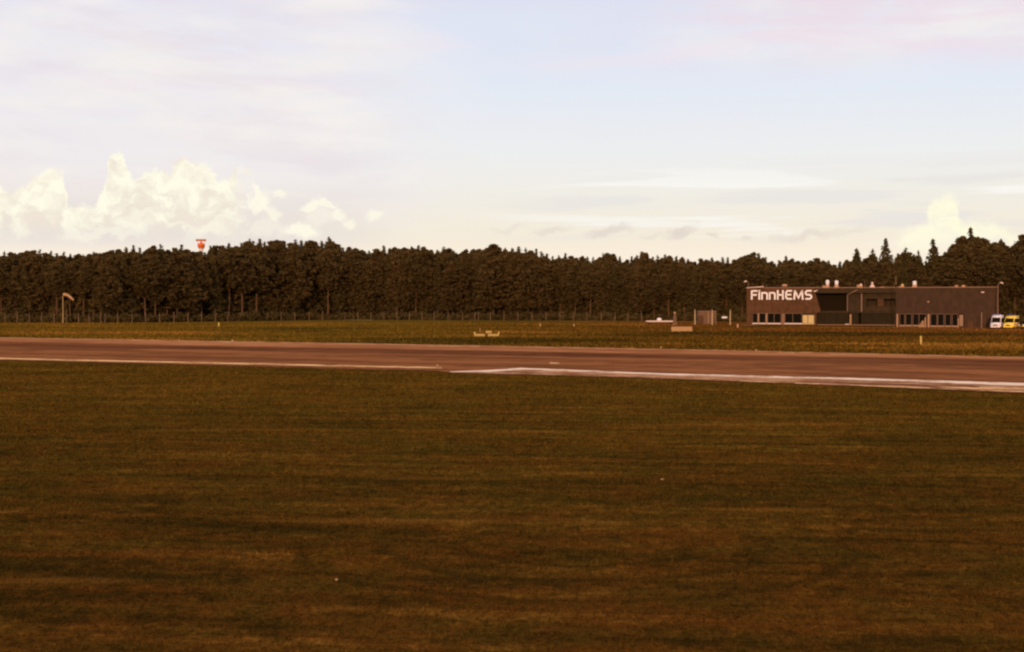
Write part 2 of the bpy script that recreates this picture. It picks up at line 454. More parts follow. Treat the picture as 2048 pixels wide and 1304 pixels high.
# ------------------------------------------------------------------ terrain
def sm(t):
    t = np.clip(t, 0, 1); return t * t * (3 - 2 * t)
_w = [(rng.uniform(0.25, 1.5), rng.normal(0, 0.35), rng.uniform(0, 6.28), rng.uniform(0.5, 1.0)) for _ in range(26)]
CR, SR = math.cos(RUN_DIR), math.sin(RUN_DIR)
def hgt(x, y):
    x = np.asarray(x, dtype=float); y = np.asarray(y, dtype=float)
    u = x * CR + y * SR; v = -x * SR + y * CR
    n = np.zeros_like(x + y)
    for k, d, ph, a in _w:
        n = n + a / (k + 0.6) * np.sin(k * (v * math.cos(d * 0.5) + u * 0.35 * math.sin(d) + 0.12 * u * d) + ph + 0.8 * np.sin(0.13 * u + ph))
    amp = 0.013 * (1 - sm((y - 60) / 25))
    dip = -0.5 * sm((x - 60) / 42) * sm((y - 215) / 60)
    return n * amp + dip
def hg(x, y): return float(hgt(x, y))
def G(px, py, z=0.0):
    D = (H - z) * F / (py - HZ)
    return ((px - 1024) / F * D, D)
def X(px, D): return (px - 1024) / F * D
def Z(py, D): return H - (py - HZ) / F * D

xs = np.concatenate([-np.geomspace(6000, 60, 40)[:-1], np.arange(-60, 60.01, 0.4), np.geomspace(60, 6000, 40)[1:]])
xs = np.unique(np.concatenate([xs, np.arange(60, 130, 3.0)]))
ys = np.concatenate([[-3000, -500, -100, -20, 0, 8], 12 * np.exp(np.arange(0, math.log(100 / 12), 0.010)), np.arange(101, 460, 4.0), np.geomspace(480, 9000, 24)])
gx, gy = np.meshgrid(xs, ys)
V = np.stack([gx, gy, hgt(gx, gy)], -1).reshape(-1, 3)
nx, ny = len(xs), len(ys)
ii = (np.arange(ny - 1)[:, None] * nx + np.arange(nx - 1)[None, :]).ravel()
tag(link('ground', mesh_np('ground', V, np.stack([ii, ii + 1, ii + 1 + nx, ii + nx], 1), M['turf'], smooth=True)), kind='structure',
    label='brown green mown grass airfield stretching to the wood')

# ------------------------------------------------------------------ runway and markings (plan outlines, each sheet lies above the one below)
def lerp_poly(poly, x):
    xs_ = [p[0] for p in poly]; ys_ = [p[1] for p in poly]
    return float(np.interp(x, xs_, ys_))
def sheet(name, far, near, z, m, x0=-700, x1=2750, n=60, label=None, wob=0.0):
    pts_f, pts_n = [], []
    for i in range(n + 1):
        x = x0 + (x1 - x0) * i / n
        pts_f.append(G(x, lerp_poly(far, x) + random.uniform(-wob, wob))); pts_n.append(G(x, lerp_poly(near, x) + random.uniform(-wob, wob)))
    V = [(a, b, z) for a, b in pts_f] + [(a, b, z) for a, b in pts_n]
    Fc = [(i, i + n + 1, i + n + 2, i + 1) for i in range(n)]
    return tag(link(name, mesh_np(name, V, Fc, m)), kind='structure', label=label)
FARE = [(-700, 662.5), (0, 675.5), (700, 687), (1400, 700), (2048, 715), (2750, 731)]
NEAR = [(-700, 703), (0, 721), (870, 743), (905, 746), (1200, 754), (1500, 765), (2048, 788), (2750, 815)]
off = lambda poly, d: [(x, y + d * (1 if x < 0 else 1)) for x, y in poly]
sheet('runway', FARE, NEAR, 0.040, M['asphalt'], label='brown asphalt runway crossing behind the grass', wob=0.7, n=420)
sheet('runway_shoulder', [(x, y + 0.2) for x, y in FARE], [(-700, 668), (0, 684), (700, 697), (1400, 709), (2048, 721), (2750, 737)], 0.044, M['shoulder'],
      label='paler far shoulder of the runway')
sheet('shoulder_rim', [(x, y + 0.1) for x, y in FARE], [(x, y + 1.7) for x, y in FARE], 0.0475, M['faint'], wob=0.35, n=260, label='thin pale dusty rim of the far runway shoulder')
sheet('dark_asphalt_strip', [(-700, 670), (0, 686), (700, 699), (1400, 711), (2048, 724), (2750, 741)],
      [(-700, 674), (0, 692), (700, 706), (1400, 719), (2048, 734), (2750, 752)], 0.044, M['asphalt_dark'], label='darker tarmac strip along the far shoulder')
sheet('near_shoulder', [(905, 744.5), (1040, 738), (1340, 749), (1700, 759), (2048, 769.5), (2750, 793)],
      [(905, 746.5), (1200, 753.3), (1500, 764), (2048, 786.5), (2750, 813)], 0.044, M['concrete'], x0=905, x1=2750, n=60, label='tan taxiway shoulder beside the near white line')
# edge lines
sheet('runway_edge_marking', [(-700, 699), (0, 716.6), (870, 735.2), (900, 736)], [(-700, 701.3), (0, 719.6), (870, 738.4), (900, 739)], 0.049, M['paint_worn'], x0=-700, x1=884, n=70, wob=0.3,
      label='worn cream edge line on the near side of the runway')
sheet('runway_edge_marking', [(1040, 737.0), (1350, 748.6), (1700, 757.2), (2048, 767.5), (2750, 789)],
      [(1040, 740.2), (1350, 752.0), (1700, 761.0), (2048, 773.0), (2750, 797)], 0.049, M['paint'], x0=1040, x1=2750, n=80, wob=0.3, label='bright white edge line on the near side of the runway at right')
sheet('taxiway_marking', [(900, 744.3), (975, 741.5), (1040, 737.0)], [(900, 745.2), (975, 745.6), (1040, 740.6)], 0.049, M['paint'], x0=900, x1=1040, n=10,
      label='white wedge of paint where the edge line bends')
sheet('near_shoulder_glare', [(1040, 741.5), (1350, 754), (1560, 761.2), (1700, 763.4)], [(1040, 743.5), (1350, 756.5), (1560, 763.2), (1700, 764.2)], 0.0485, M['faint'], x0=1040, x1=1700, n=50, wob=0.5, label='pale streak of painted glare beside the near white line')  # runway glare laid on as a pale strip of colour
sheet('near_shoulder_glare', [(1860, 772.5), (1950, 777), (2048, 776.5), (2750, 800)], [(1860, 773.5), (1950, 780.5), (2048, 780.5), (2750, 806)], 0.0520, M['paint_worn'], x0=1860, x1=2750, n=50, wob=0.5, label='pale patch of painted glare beside the near white line at the right edge')  # more glare painted on the pavement as a pale sheet
for x0, x1 in ((1480, 1560), (1590, 1640), (1700, 1860), (1960, 2048)):
    sheet('taxiway_marking', [(1400, 760.0), (2048, 784.2)], [(1400, 761.2), (2048, 786.0)], 0.053, M['paint_worn'], x0=x0, x1=x1, n=8, wob=0.2,
          label='broken tan line along the near taxiway shoulder')
sheet('skid_patch', [(1560, 763.2), (2048, 776.0)], [(1560, 764.6), (2048, 781.0)], 0.0485, M['asphalt_dark'], x0=1600, x1=1960, n=16, wob=0.5, label='dark asphalt patch between the two near lines')
for x0, x1 in ((415, 470), (835, 960), (1555, 1590), (1660, 1700), (1845, 1900)):
    y = lambda x, d: lerp_poly(FARE, x) + d
    sheet('far_edge_marking', [(x0, y(x0, 2.0)), (x1, y(x1, 2.0))], [(x0, y(x0, 3.4)), (x1, y(x1, 3.4))], 0.049, M['faint'], x0=x0, x1=x1, n=4, label='faint pale dash of the far runway edge line')
# pale gravel path by the wood and the apron in front of the base
def slab(name, pts, z, m, label):
    return tag(link(name, mesh_np(name, [(x, y, z) for x, y in pts], [tuple(range(len(pts)))], m)), kind='structure', label=label)
slab('gravel_path', [(X(612, 392), 392), (X(745, 390), 390), (X(748, 399), 399), (X(606, 401), 401)], 0.03, M['pale_path'], 'pale gravel path at the foot of the wood')

# ------------------------------------------------------------------ turf blades (one mass)
def blades(n, dmin, dmax, name):
    D = dmin * (dmax / dmin) ** rng.random(n)
    a = rng.uniform(-0.44, 0.44, n)
    x = D * a; y = D
    # keep off the runway
    ok = y < 13750.0 / (np.interp(1024 + x / y * F, [p[0] for p in NEAR], [p[1] for p in NEAR]) + 1.2 - HZ)
    x, y, D = x[ok], y[ok], D[ok]; n = len(x)
    s = (D / 20.0)
    hh = rng.uniform(0.018, 0.055, n) * s ** 0.55 * rng.choice([1, 1, 1, 1, 1.7], n)
    ww = 0.007 * s ** 0.9 * rng.uniform(0.7, 1.5, n)
    th = rng.uniform(0, math.pi, n)
    lx, ly = rng.normal(0, 0.7, n) * hh, rng.normal(0, 0.7, n) * hh
    z = hgt(x, y) - 0.004
    p0 = np.stack([x - np.cos(th) * ww, y - np.sin(th) * ww, z], -1)
    p1 = np.stack([x + np.cos(th) * ww, y + np.sin(th) * ww, z], -1)
    p2 = np.stack([x + lx, y + ly, z + hh], -1)
    V = np.stack([p0, p1, p2], 1).reshape(-1, 3)
    return mesh_np(name, V, np.arange(n * 3).reshape(-1, 3), M['blade'], tint=np.repeat(rng.random(n), 3))
tag(link('grass', blades(430000, 14, 112, 'grass')), kind='stuff', label='short rough brown grass of the airfield in front of the runway')

def far_tufts(n):
    y = rng.uniform(128, 338, n); x = y * rng.uniform(-0.43, 0.43, n)
    px = 1024 + x / y * F; row = HZ + H * F / y
    ok = (row < np.interp(px, [p[0] for p in FARE], [p[1] for p in FARE]) - 0.6) & ~((x > 50) & (y > 285))
    x, y = x[ok], y[ok]; n = len(x)
    hh = rng.uniform(0.08, 0.30, n); ww = rng.uniform(0.05, 0.22, n); th = rng.normal(0, 0.6, n)
    z = hgt(x, y) - 0.01
    lx = rng.normal(0, 0.08, n)
    p0 = np.stack([x - np.cos(th) * ww, y - np.sin(th) * ww, z], -1); p1 = np.stack([x + np.cos(th) * ww, y + np.sin(th) * ww, z], -1)
    p2 = np.stack([x + lx, y + rng.normal(0, .1, n), z + hh], -1)
    return mesh_np('rough_grass', np.stack([p0, p1, p2], 1).reshape(-1, 3), np.arange(n * 3).reshape(-1, 3), M['blade'], tint=np.repeat(rng.random(n), 3))
tag(link('rough_grass', far_tufts(90000)), kind='stuff', label='taller rough grass between the runway and the wood')

# ------------------------------------------------------------------ trees
def bark(name, col):
    return mat(name, col, 0.95, 0.05, var=0.35, vscale=1.5)
M['bark_pine'] = bark('bark_pine', (0.135, 0.066, 0.032))
M['bark_grey'] = bark('bark_grey', (0.085, 0.060, 0.042))
def leaf_mat(name, c0, c1):
    m = bpy.data.materials.new(name); m.use_nodes = True
    T = NT(m.node_tree); T.n.clear()
    at = T.n.new('ShaderNodeAttribute'); at.attribute_name = 'tint'
    oi = T.n.new('ShaderNodeObjectInfo')
    k = T.m('ADD', T.m('MULTIPLY', at.outputs['Fac'], 0.5), T.m('MULTIPLY', oi.outputs['Random'], 0.5))
    col = T.mix(k, c0 + (1,), c1 + (1,))
    d = T.n.new('ShaderNodeBsdfDiffuse'); t = T.n.new('ShaderNodeBsdfTranslucent'); x = T.n.new('ShaderNodeMixShader'); o = T.n.new('ShaderNodeOutputMaterial')
    T.link(col, d.inputs['Color']); T.link(col, t.inputs['Color']); x.inputs[0].default_value = 0.5
    T.link(d.outputs[0], x.inputs[1]); T.link(t.outputs[0], x.inputs[2]); T.link(x.outputs[0], o.inputs['Surface'])
    return m
M['needles'] = leaf_mat('pine_needles', (0.128, 0.080, 0.027), (0.158, 0.093, 0.032))
M['spruce'] = leaf_mat('spruce_needles', (0.122, 0.084, 0.027), (0.152, 0.096, 0.032))
M['birch'] = leaf_mat('birch_leaves', (0.134, 0.082, 0.027), (0.170, 0.096, 0.033))

def quads(P, size, r, flat=0.5):
    """one small leaf-clump face at every point"""
    n = len(P)
    a = r.normal(size=(n, 3)); a[:, 2] *= flat; a /= np.linalg.norm(a, axis=1)[:, None]
    b = r.normal(size=(n, 3)); b -= (b * a).sum(1)[:, None] * a; b /= np.linalg.norm(b, axis=1)[:, None]
    s = (size * r.uniform(0.6, 1.4, n)[:, None])
    e = r.uniform(0.5, 1.0, n)[:, None]
    V = np.stack([P - a * s - b * s * e * .5, P + a * s * .9 - b * s * e, P + a * s + b * s * e * .6, P - a * s * .7 + b * s * e], 1)
    return V.reshape(-1, 3)

def crown_points(kind, r, n, ht):
    """leaf positions of one tree of height ht; returns points and per-point tint"""
    P, T_ = [], []
    if kind in ('spruce', 'grand'):
        base = ht * r.uniform(0.08, 0.2); wmax = ht * (r.uniform(0.14, 0.19) if kind == 'spruce' else 0.30)
        z = base
        lv = []
        while z < ht - 0.3:
            lv.append(z); z += r.uniform(0.45, 0.8) * (1.15 - 0.6 * z / ht)
        per = n // len(lv)
        for z in lv:
            t = (z - base) / (ht - base)
            rad = wmax * (1 - t) ** (0.9 if kind == 'spruce' else 1.12) * r.uniform(0.72, 1.18) + 0.12
            nb = r.integers(6, 10)
            wgt = max(0.25, (1 - t))
            for _ in range(nb):
                an = r.uniform(0, 6.283); L = rad * r.uniform(0.6, 1.2)
                m = max(3, int(per * wgt * 1.7 / nb))
                q = np.sqrt(r.random(m)) * L
                droop = -0.28 * q + 0.10 * q * q / max(L, .1)
                P.append(np.stack([np.cos(an) * q + r.normal(0, .16, m), np.sin(an) * q + r.normal(0, .16, m), z + droop + r.normal(0, .14, m)], 1))
                T_.append(np.full(m, r.uniform(0, 1)))
        k = 26
        P.append(np.stack([r.normal(0, .03, k), r.normal(0, .03, k), np.linspace(ht - 1.6, ht - .1, k)], 1)); T_.append(np.full(k, .5))
    else:
        pine = kind == 'pine'
        base = ht * (r.uniform(0.30, 0.52) if pine else r.uniform(0.12, 0.28))
        wmax = ht * (r.uniform(0.115, 0.165) if pine else r.uniform(0.14, 0.19))
        ncl = int(r.integers(46, 60) if pine else r.integers(60, 80))
        per = n // ncl
        for i in range(ncl):
            t = (i + r.random()) / ncl
            z = base + (ht - base) * t ** 0.9
            env = wmax * math.sin(math.pi * min(1, 0.10 + 0.89 * t) ** (0.95 if pine else 0.80)) ** 0.85
            an = r.uniform(0, 6.283); q = env * math.sqrt(r.uniform(0.05, 1)) * r.uniform(0.75, 1.25)
            cr = r.uniform(0.5, 1.1) * (0.052 * ht) * (1.0 - 0.35 * t)
            cz = min(z, ht - cr * 0.6)
            d = r.normal(size=(per, 3)); d /= np.linalg.norm(d, axis=1)[:, None]
            rr = cr * r.random(per)[:, None] ** 0.45
            p = d * rr * np.array([1.15, 1.15, 0.72 if pine else 0.85])
            P.append(p + np.array([math.cos(an) * q, math.sin(an) * q, cz]))
            T_.append(np.full(per, r.uniform(0.2, 0.8)))
        m = int(n * 0.8)                                  # loose twigs fill the envelope between the clumps
        t = r.random(m)
        env = wmax * np.sin(math.pi * np.minimum(1, 0.10 + 0.89 * t) ** (0.95 if pine else 0.80)) ** 0.85
        an = r.uniform(0, 6.283, m); q = env * np.sqrt(r.random(m))
        ph = r.uniform(0, 6.283, 4)
        q = q * (1 + 0.30 * np.sin(2 * an + ph[0] + 5 * t) + 0.26 * np.sin(3 * an - 9 * t + ph[1]) + 0.20 * np.sin(17 * t + ph[2] + an))
        P.append(np.stack([np.cos(an) * q, np.sin(an) * q, base - 0.06 * ht + (ht * 1.03 - base) * t ** 0.9], 1)); T_.append(r.uniform(0.1, 0.9, m))
    return np.concatenate(P), np.concatenate(T_)

def tree_meshes(kind, seed, n=2800, size=0.25, ht=20.0):
    r = np.random.default_rng(seed)
    P, t = crown_points(kind, r, n, ht)
    sz = size * (np.clip((ht * 1.02 - P[:, 2]) / (ht * 0.14), 0.55, 1.0) if kind in ('spruce', 'grand') else np.ones(len(P)))
    V = quads(P, sz[:, None], r)
    cm = mesh_np(kind + '_crown', V, np.arange(len(V)).reshape(-1, 4), M[{'grand': 'spruce', 'pine': 'needles', 'spruce': 'spruce', 'birch': 'birch'}[kind]],
                 tint=np.clip(np.repeat(t, 4) + r.normal(0, .12, len(V)), 0, 1))
    mb = MB()
    top = ht * (0.9 if kind not in ('spruce', 'grand') else 0.97)
    pts = [Vector((0, 0, -0.3))]
    for k in range(1, 7):
        pts.append(Vector((pts[-1].x + r.normal(0, .06), pts[-1].y + r.normal(0, .06), top * k / 6)))
    rb = 0.20 if kind != 'birch' else 0.15
    for k in range(6):
        mb.tube(pts[k], pts[k + 1], rb * (1 - k / 6.6), rb * (1 - (k + 1) / 6.6), 7, caps=False)
    if kind not in ('spruce', 'grand'):
        for _ in range(12):
            z = r.uniform(0.35 if kind == 'pine' else 0.2, 0.85) * ht; an = r.uniform(0, 6.28); L = r.uniform(.8, 2.2)
            mb.tube((0, 0, z), (math.cos(an) * L, math.sin(an) * L, z + L * r.uniform(.1, .7)), .06, .02, 5, caps=False)
    tm = mb.mesh(kind + '_trunk', M['bark_pine'] if kind == 'pine' else M['bark_grey'])
    return cm, tm

PROF = [(-400, 515), (-200, 508), (0, 507), (10, 504), (22, 502), (35, 507), (48, 504), (60, 498), (75, 498), (88, 505), (95, 501), (110, 509), (125, 503), (135, 507),
 (150, 511), (158, 504), (166, 511), (180, 507), (190, 502), (205, 503), (220, 500), (232, 497), (245, 496), (262, 493), (275, 496),
 (288, 500), (300, 493), (310, 490), (325, 491), (334, 499), (348, 499), (352, 492), (361, 490), (370, 498), (380, 494), (392, 499), (404, 500), (414, 497),
 (421, 493), (430, 491), (442, 489), (455, 487), (465, 490), (485, 488), (499, 478), (506, 484), (520, 480), (535, 487), (550, 479),
 (565, 480), (578, 483), (590, 482), (612, 483), (625, 482), (640, 484), (650, 486), (658, 475), (666, 479), (676, 488), (684, 496),
 (692, 493), (705, 491), (720, 495), (735, 500), (742, 504), (752, 494), (762, 493), (776, 496), (788, 493), (805, 497), (820, 494),
 (835, 493), (843, 487), (856, 494), (870, 502), (880, 495), (896, 496), (905, 501), (916, 503), (927, 502), (938, 496), (946, 497),
 (956, 491), (963, 500), (975, 493), (986, 490), (1000, 492), (1015, 497), (1035, 497), (1047, 495), (1060, 500), (1076, 500),
 (1090, 507), (1105, 513), (1118, 510), (1131, 509), (1145, 512), (1166, 510), (1180, 513), (1195, 513), (1207, 508), (1220, 505),
 (1236, 513), (1250, 519), (1266, 516), (1280, 507), (1296, 507), (1306, 516), (1322, 508), (1340, 512), (1360, 514), (1376, 518),
 (1392, 520), (1410, 515), (1430, 518), (1450, 516), (1470, 517), (1490, 511), (1506, 505), (1520, 510), (1536, 518), (1550, 523),
 (1562, 518), (1577, 513), (1590, 518), (1605, 524), (1620, 517), (1640, 516), (1656, 520), (1670, 528), (1680, 522), (1697, 514),
 (1708, 516), (1725, 519), (1736, 510), (1748, 509), (1760, 513), (1784, 513), (1800, 503), (1813, 500), (1826, 510),
 (1838, 512), (1846, 522), (1856, 518), (1878, 508), (1892, 502), (1904, 490), (1912, 482), (1920, 474), (1930, 472), (1950, 474),
 (1962, 476), (1970, 484), (1981, 478), (1990, 485), (2000, 480), (2012, 490), (2026, 498), (2036, 488), (2050, 476), (2200, 470), (2500, 480)]
PX = np.array([p[0] for p in PROF], float); PY = np.array([p[1] for p in PROF], float)
EDGE = [(-500, 343), (250, 344), (620, 396), (740, 400), (1000, 396), (1300, 382), (1500, 358), (1700, 345), (2100, 338), (2500, 338)]   # forest edge distance
def edge(px): return float(np.interp(px, [e[0] for e in EDGE], [e[1] for e in EDGE]))

variants = {}
for i in range(5): variants.setdefault('pine', []).append(tree_meshes('pine', 100 + i))
for i in range(5): variants.setdefault('spruce', []).append(tree_meshes('spruce', 200 + i, 3400, 0.23))
for i in range(4): variants.setdefault('birch', []).append(tree_meshes('birch', 300 + i, 4000, 0.26))
for i in range(2): variants.setdefault('grand', []).append(tree_meshes('grand', 400 + i, 5200, 0.24))
TNAME = {'grand': 'spruce_tree', 'pine': 'pine_tree', 'spruce': 'spruce_tree', 'birch': 'birch_tree'}
tree_count = 0
def put_tree(kind, px, D, ht, label, group, wide=1.0):
    global tree_count
    if 384 < px < 420: ht = min(ht, Z(503, D))
    x = X(px, D)
    cm, tm = random.choice(variants[kind])
    s = ht / 20.0
    t = thing(TNAME[kind], label, 'tree', (x, D, hg(x, D)), random.uniform(0, 6.28), group)
    t.scale = (s * wide, s * wide, s)
    link('trunk', tm, t); link('crown', cm, t)
    tree_count += 1
    return t

ZONES = [(60, 'at the left picture edge'), (175, 'behind the windsock'), (310, 'right of the windsock'), (450, 'below the orange radar tower'),
         (590, 'right of the radar tower'), (750, 'behind the pale gravel path'), (900, 'right of the pale gravel path'), (1060, 'behind the yellow light boxes'),
         (1180, 'right of the yellow boxes'), (1300, 'left of the low white platform'), (1380, 'behind the tapered beacon'), (1490, 'behind the brown hut'),
         (1635, 'behind the big white letters'), (1795, 'behind the recessed middle of the building'), (1995, 'behind the right half of the building'), (9999, 'behind the parked vans')]
def wood_label(kind, row, px):
    z = next(n for x, n in ZONES if px < x)
    k = {'pine': 'pine with rounded dark crown', 'spruce': 'narrow dark pointed spruce', 'birch': 'bushy brown broadleaf tree'}[kind]
    r_ = {0: 'front row ', 1: 'second row ', 2: 'skyline '}[row]
    return r_ + k + ' ' + z, 'wood edge trees ' + z

# skyline trees and two front rows: every tree stands on its own
def top_at(px, k=0):
    return float(np.interp(px, PX, PY))
# row 0: skyline (deeper), following the outline of the wood
px = -60
while px < 2115:
    D = edge(px) + random.uniform(10, 20)
    kinds = ['pine', 'spruce', 'birch']; wts = [0.32, 0.46, 0.22] if px < 1650 else [0.35, 0.5, 0.15]
    kd = random.choices(kinds, wts)[0]
    ty = top_at(px) + (random.uniform(-4.5, 0.5) if kd == 'spruce' else random.uniform(0, 5))
    ht = Z(ty, D) - hg(X(px, D), D)
    lb, gp = wood_label(kd, 2, px)
    put_tree(kd, px, D, ht, lb, gp, random.uniform(0.95, 1.25) if kd == 'spruce' else random.uniform(0.85, 1.25))
    px += random.uniform(9.5, 15)
# rows nearer than the skyline
for (dd, lo, hi, step, row) in ((6, 6, 16, 24, 1), (0, 10, 34, 25, 0)):
    px = -60 + random.uniform(0, 15)
    while px < 2115:
        D = edge(px) + dd + random.uniform(-2, 3)
        kd = random.choices(['pine', 'spruce', 'birch'], [0.55, 0.2, 0.25])[0]
        ty = top_at(px) + random.uniform(lo, hi)
        ht = Z(ty, D)
        lb, gp = wood_label(kd, row, px)
        put_tree(kd, px, D, ht, lb, gp, random.uniform(1.25, 1.65) if kd != 'spruce' else 1.2)
        px += step * random.uniform(0.75, 1.25)
# the trees that stand out against the sky
for kd, p, ty, wd, lb in (
        ('spruce', 1713, 496, 1.2, 'slim pointed spruce standing over the wood above the roof vents of the grey building'),
        ('grand', 1771, 476, 1.0, 'tall dark conical spruce rising alone above the wood, left one of the two tallest cones'),
        ('grand', 1865, 477, 1.1, 'tall dark conical spruce beside the bright yellow cloud gap above the roof'),
        ('spruce', 1745, 497, 1.2, 'thin spruce tip between the tallest cone and the slim spruce'),
        ('spruce', 1811, 494, 1.0, 'middling spruce between the two tall dark cones'),
        ('spruce', 1836, 500, 0.9, 'short spruce just left of the gap in the wood with yellow cloud'),
        ('grand', 1940, 454, 1.0, 'highest pointed tree of the whole skyline above the right end of the roof'),
        ('birch', 1922, 474, 1.2, 'big rounded broadleaf tree just left of the highest pointed tree'),
        ('birch', 1965, 478, 1.1, 'rounded tree just right of the highest pointed tree'),
        ('grand', 1903, 488, 0.8, 'dark spruce on the left slope of the big tree group above the roof'),
        ('grand', 2026, 490, 0.8, 'short spruce near the right picture edge right of the floodlight'),
        ('grand', 2001, 477, 0.9, 'spruce tip above the floodlight at the right end of the building'),
        ('pine', 2046, 470, 1.2, 'tall dark pine at the far right, cut by the picture edge'),
        ('spruce', 658, 474, 0.7, 'double tipped dark spruce, highest point of the middle wood'),
        ('spruce', 500, 477, 0.65, 'lone spruce tip right of the orange radar tower'),
        ('birch', 986, 489, 1.5, 'broad dome shaped tree crown in the middle of the skyline'),
        ('birch', 622, 482, 1.5, 'wide rounded crown left of the double tipped spruce'),
        ('birch', 1288, 506, 1.1, 'round topped tree above the wood left of the brown equipment hut'),
        ('spruce', 1206, 505, 0.9, 'small peak of a tree left of the round topped one above the brown hut')):
    D = edge(p) + 8
    o = put_tree(kd, p, D, Z(ty, D) - hg(X(p, D), D), lb, 'trees that stand out against the sky', wd)

# the rest of the wood reads as one mass
def forest_mass():
    Vs, Ts = [], []
    r = np.random.default_rng(99)
    pool = [crown_points(k, np.random.default_rng(500 + i), 900, 20.0) for i, k in enumerate(['pine', 'spruce', 'birch', 'pine', 'birch', 'spruce'])]
    for row, (dd, lo) in enumerate(((5, 12), (15, 5), (26, 5), (38, 8), (54, 11))):
        px = -200.0
        while px < 2260:
            D = edge(px) + dd + r.uniform(-3, 3)
            ht = Z(top_at(px) + r.uniform(lo, lo + 8), D); s = ht / 20
            if 384 < px < 420: s = min(s, Z(504, D) / 20)
            P, t = pool[r.integers(len(pool))]
            a = r.uniform(0, 6.28); ca, sa = math.cos(a), math.sin(a)
            Q = np.stack([P[:, 0] * ca - P[:, 1] * sa, P[:, 0] * sa + P[:, 1] * ca, P[:, 2]], 1) * s + np.array([X(px, D), D, 0])
            Vs.append(quads(Q, 0.5, r)); Ts.append(np.repeat(t, 4))
            px += r.uniform(20, 32)
    V = np.concatenate(Vs); T_ = np.concatenate(Ts)
    return mesh_np('forest', V, np.arange(len(V)).reshape(-1, 4), M['needles'], tint=T_)
tag(link('forest', forest_mass()), kind='stuff', label='depth of the dark mixed wood behind its edge trees')

def undergrowth():
    r = np.random.default_rng(77)
    Vs, Ts = [], []
    for dd, hh, step in ((-4, 2.2, 9), (3, 7.5, 8), (7, 11, 8), (13, 13.0, 10), (24, 14.0, 12), (34, 14.0, 14)):
        px = -200.0
        while px < 2260:
            D = edge(px) + dd + r.uniform(-1.5, 1.5)
            h_ = hh * r.uniform(0.5, 1.15)
            m = int(70 + 60 * h_ / 3)
            d = r.normal(size=(m, 3)); d /= np.linalg.norm(d, axis=1)[:, None]
            P = d * r.random(m)[:, None] ** 0.5 * np.array([1.5, 1.5, h_ * 0.55]) + np.array([X(px, D), D, h_ * 0.45])
            P[:, 2] = np.maximum(P[:, 2], 0)
            Vs.append(quads(P, 0.28 + 0.02 * h_, r)); Ts.append(np.full(m * 4, r.uniform(0, 1)))
            px += r.uniform(0.6, 1.4) * step
    V = np.concatenate(Vs); T_ = np.concatenate(Ts)
    return mesh_np('undergrowth', V, np.arange(len(V)).reshape(-1, 4), M['birch' if False else 'spruce'], tint=T_)
tag(link('undergrowth', undergrowth()), kind='stuff', label='dark low scrub under and in front of the trees')

# ------------------------------------------------------------------ wire fence along the wood
M['galv'] = mat('weathered_steel', (0.20, 0.105, 0.050), 0.6, 0.3, var=0.3, vscale=0.5)
M['galv_pale'] = mat('pale_steel', (0.50, 0.33, 0.17), 0.6, 0.3)
FPX = [-16, 10, 34, 58, 83, 108, 133, 157, 178, 201, 210, 235, 264, 291, 319, 348, 376, 403, 431, 456, 482, 508, 535, 562, 590, 618, 645, 690, 716,
       742, 768, 794, 819, 844, 868, 896, 925, 950, 957, 981, 1008, 1036, 1064, 1092, 1120, 1147, 1174, 1202, 1230, 1256, 1283]
def fd(p): return float(np.interp(p, [-50, 380, 500, 720, 1000, 1300], [331, 331, 378, 386, 380, 368]))
fence = thing('wire_fence', 'long wire fence with pale posts along the foot of the wood', 'fence', (X(640, 380), 380, 0))
FX, FY = X(640, 380), 380
for p in FPX:
    d = fd(p); hp = 2.3 * random.uniform(0.85, 1.08)
    mb = MB().tube((0, 0, -0.2), (0, 0, hp), 0.075, 0.07, 6)
    mb.tube((0, 0, hp), (0.0, 0.30, hp + 0.28), 0.05, 0.05, 6)
    mb.build('post', M['galv'], fence, (X(p, d) - FX, d - FY, 0))
wmb = MB()
for a, b in zip(FPX[:-1], FPX[1:]):
    da, db = fd(a), fd(b)
    for z in (0.3, 0.75, 1.2, 1.65, 2.05):
        wmb.tube((X(a, da) - FX, da - FY, z), (X(b, db) - FX, db - FY, z), 0.006, 0.006, 3, caps=False)
wmb.build('wire', M['galv'], fence)

# ------------------------------------------------------------------ windsock
M['sock'] = mat('sock_fabric', (0.50, 0.25, 0.11), 0.9, 0.1)
M['sock_white'] = mat('sock_white', (0.50, 0.28, 0.17), 0.9, 0.1)
M['cream'] = mat('cream_paint', (0.38, 0.24, 0.09), 0.7, 0.2)
wx, wy = X(126, 322), 322
ws = thing('windsock', 'half drooping orange and white windsock on a tall pale pole before the wood', 'windsock', (wx, wy, 0))
MB().tube((0, 0, -0.2), (0, 0, 6.6), 0.13, 0.09, 10).build('pole', M['cream'], ws, smooth=True)
MB().lathe([(0.36, 0.0), (0.36, 0.12), (0.16, 0.14), (0.14, 0.3)], n=12).build('base', M['galv'], ws)
path = [Vector((0.15, 0, 6.85)), Vector((0.85, -.05, 6.85)), Vector((1.5, -.1, 6.45)), Vector((2.05, -.12, 6.0)), Vector((2.5, -.15, 5.55))]
rad = [0.36, 0.34, 0.27, 0.24, 0.18]
a_, b_ = MB(), MB()
for k in range(4):
    (b_ if k in (2,) else a_).tube(path[k], path[k + 1], rad[k], rad[k + 1], 12, caps=(k == 3))
sk = a_.build('sock', M['sock'], ws, smooth=True)
b_.build('white_band', M['sock_white'], sk, smooth=True)
hb = MB()
for i in range(12):
    t0, t1 = 2 * math.pi * i / 12, 2 * math.pi * (i + 1) / 12
    hb.tube((0.13, .37 * math.cos(t0), 6.85 + .37 * math.sin(t0)), (0.13, .37 * math.cos(t1), 6.85 + .37 * math.sin(t1)), .03, .03, 5)
hb.tube((0, 0, 6.5), (0, 0, 7.2), .05, .04, 6)
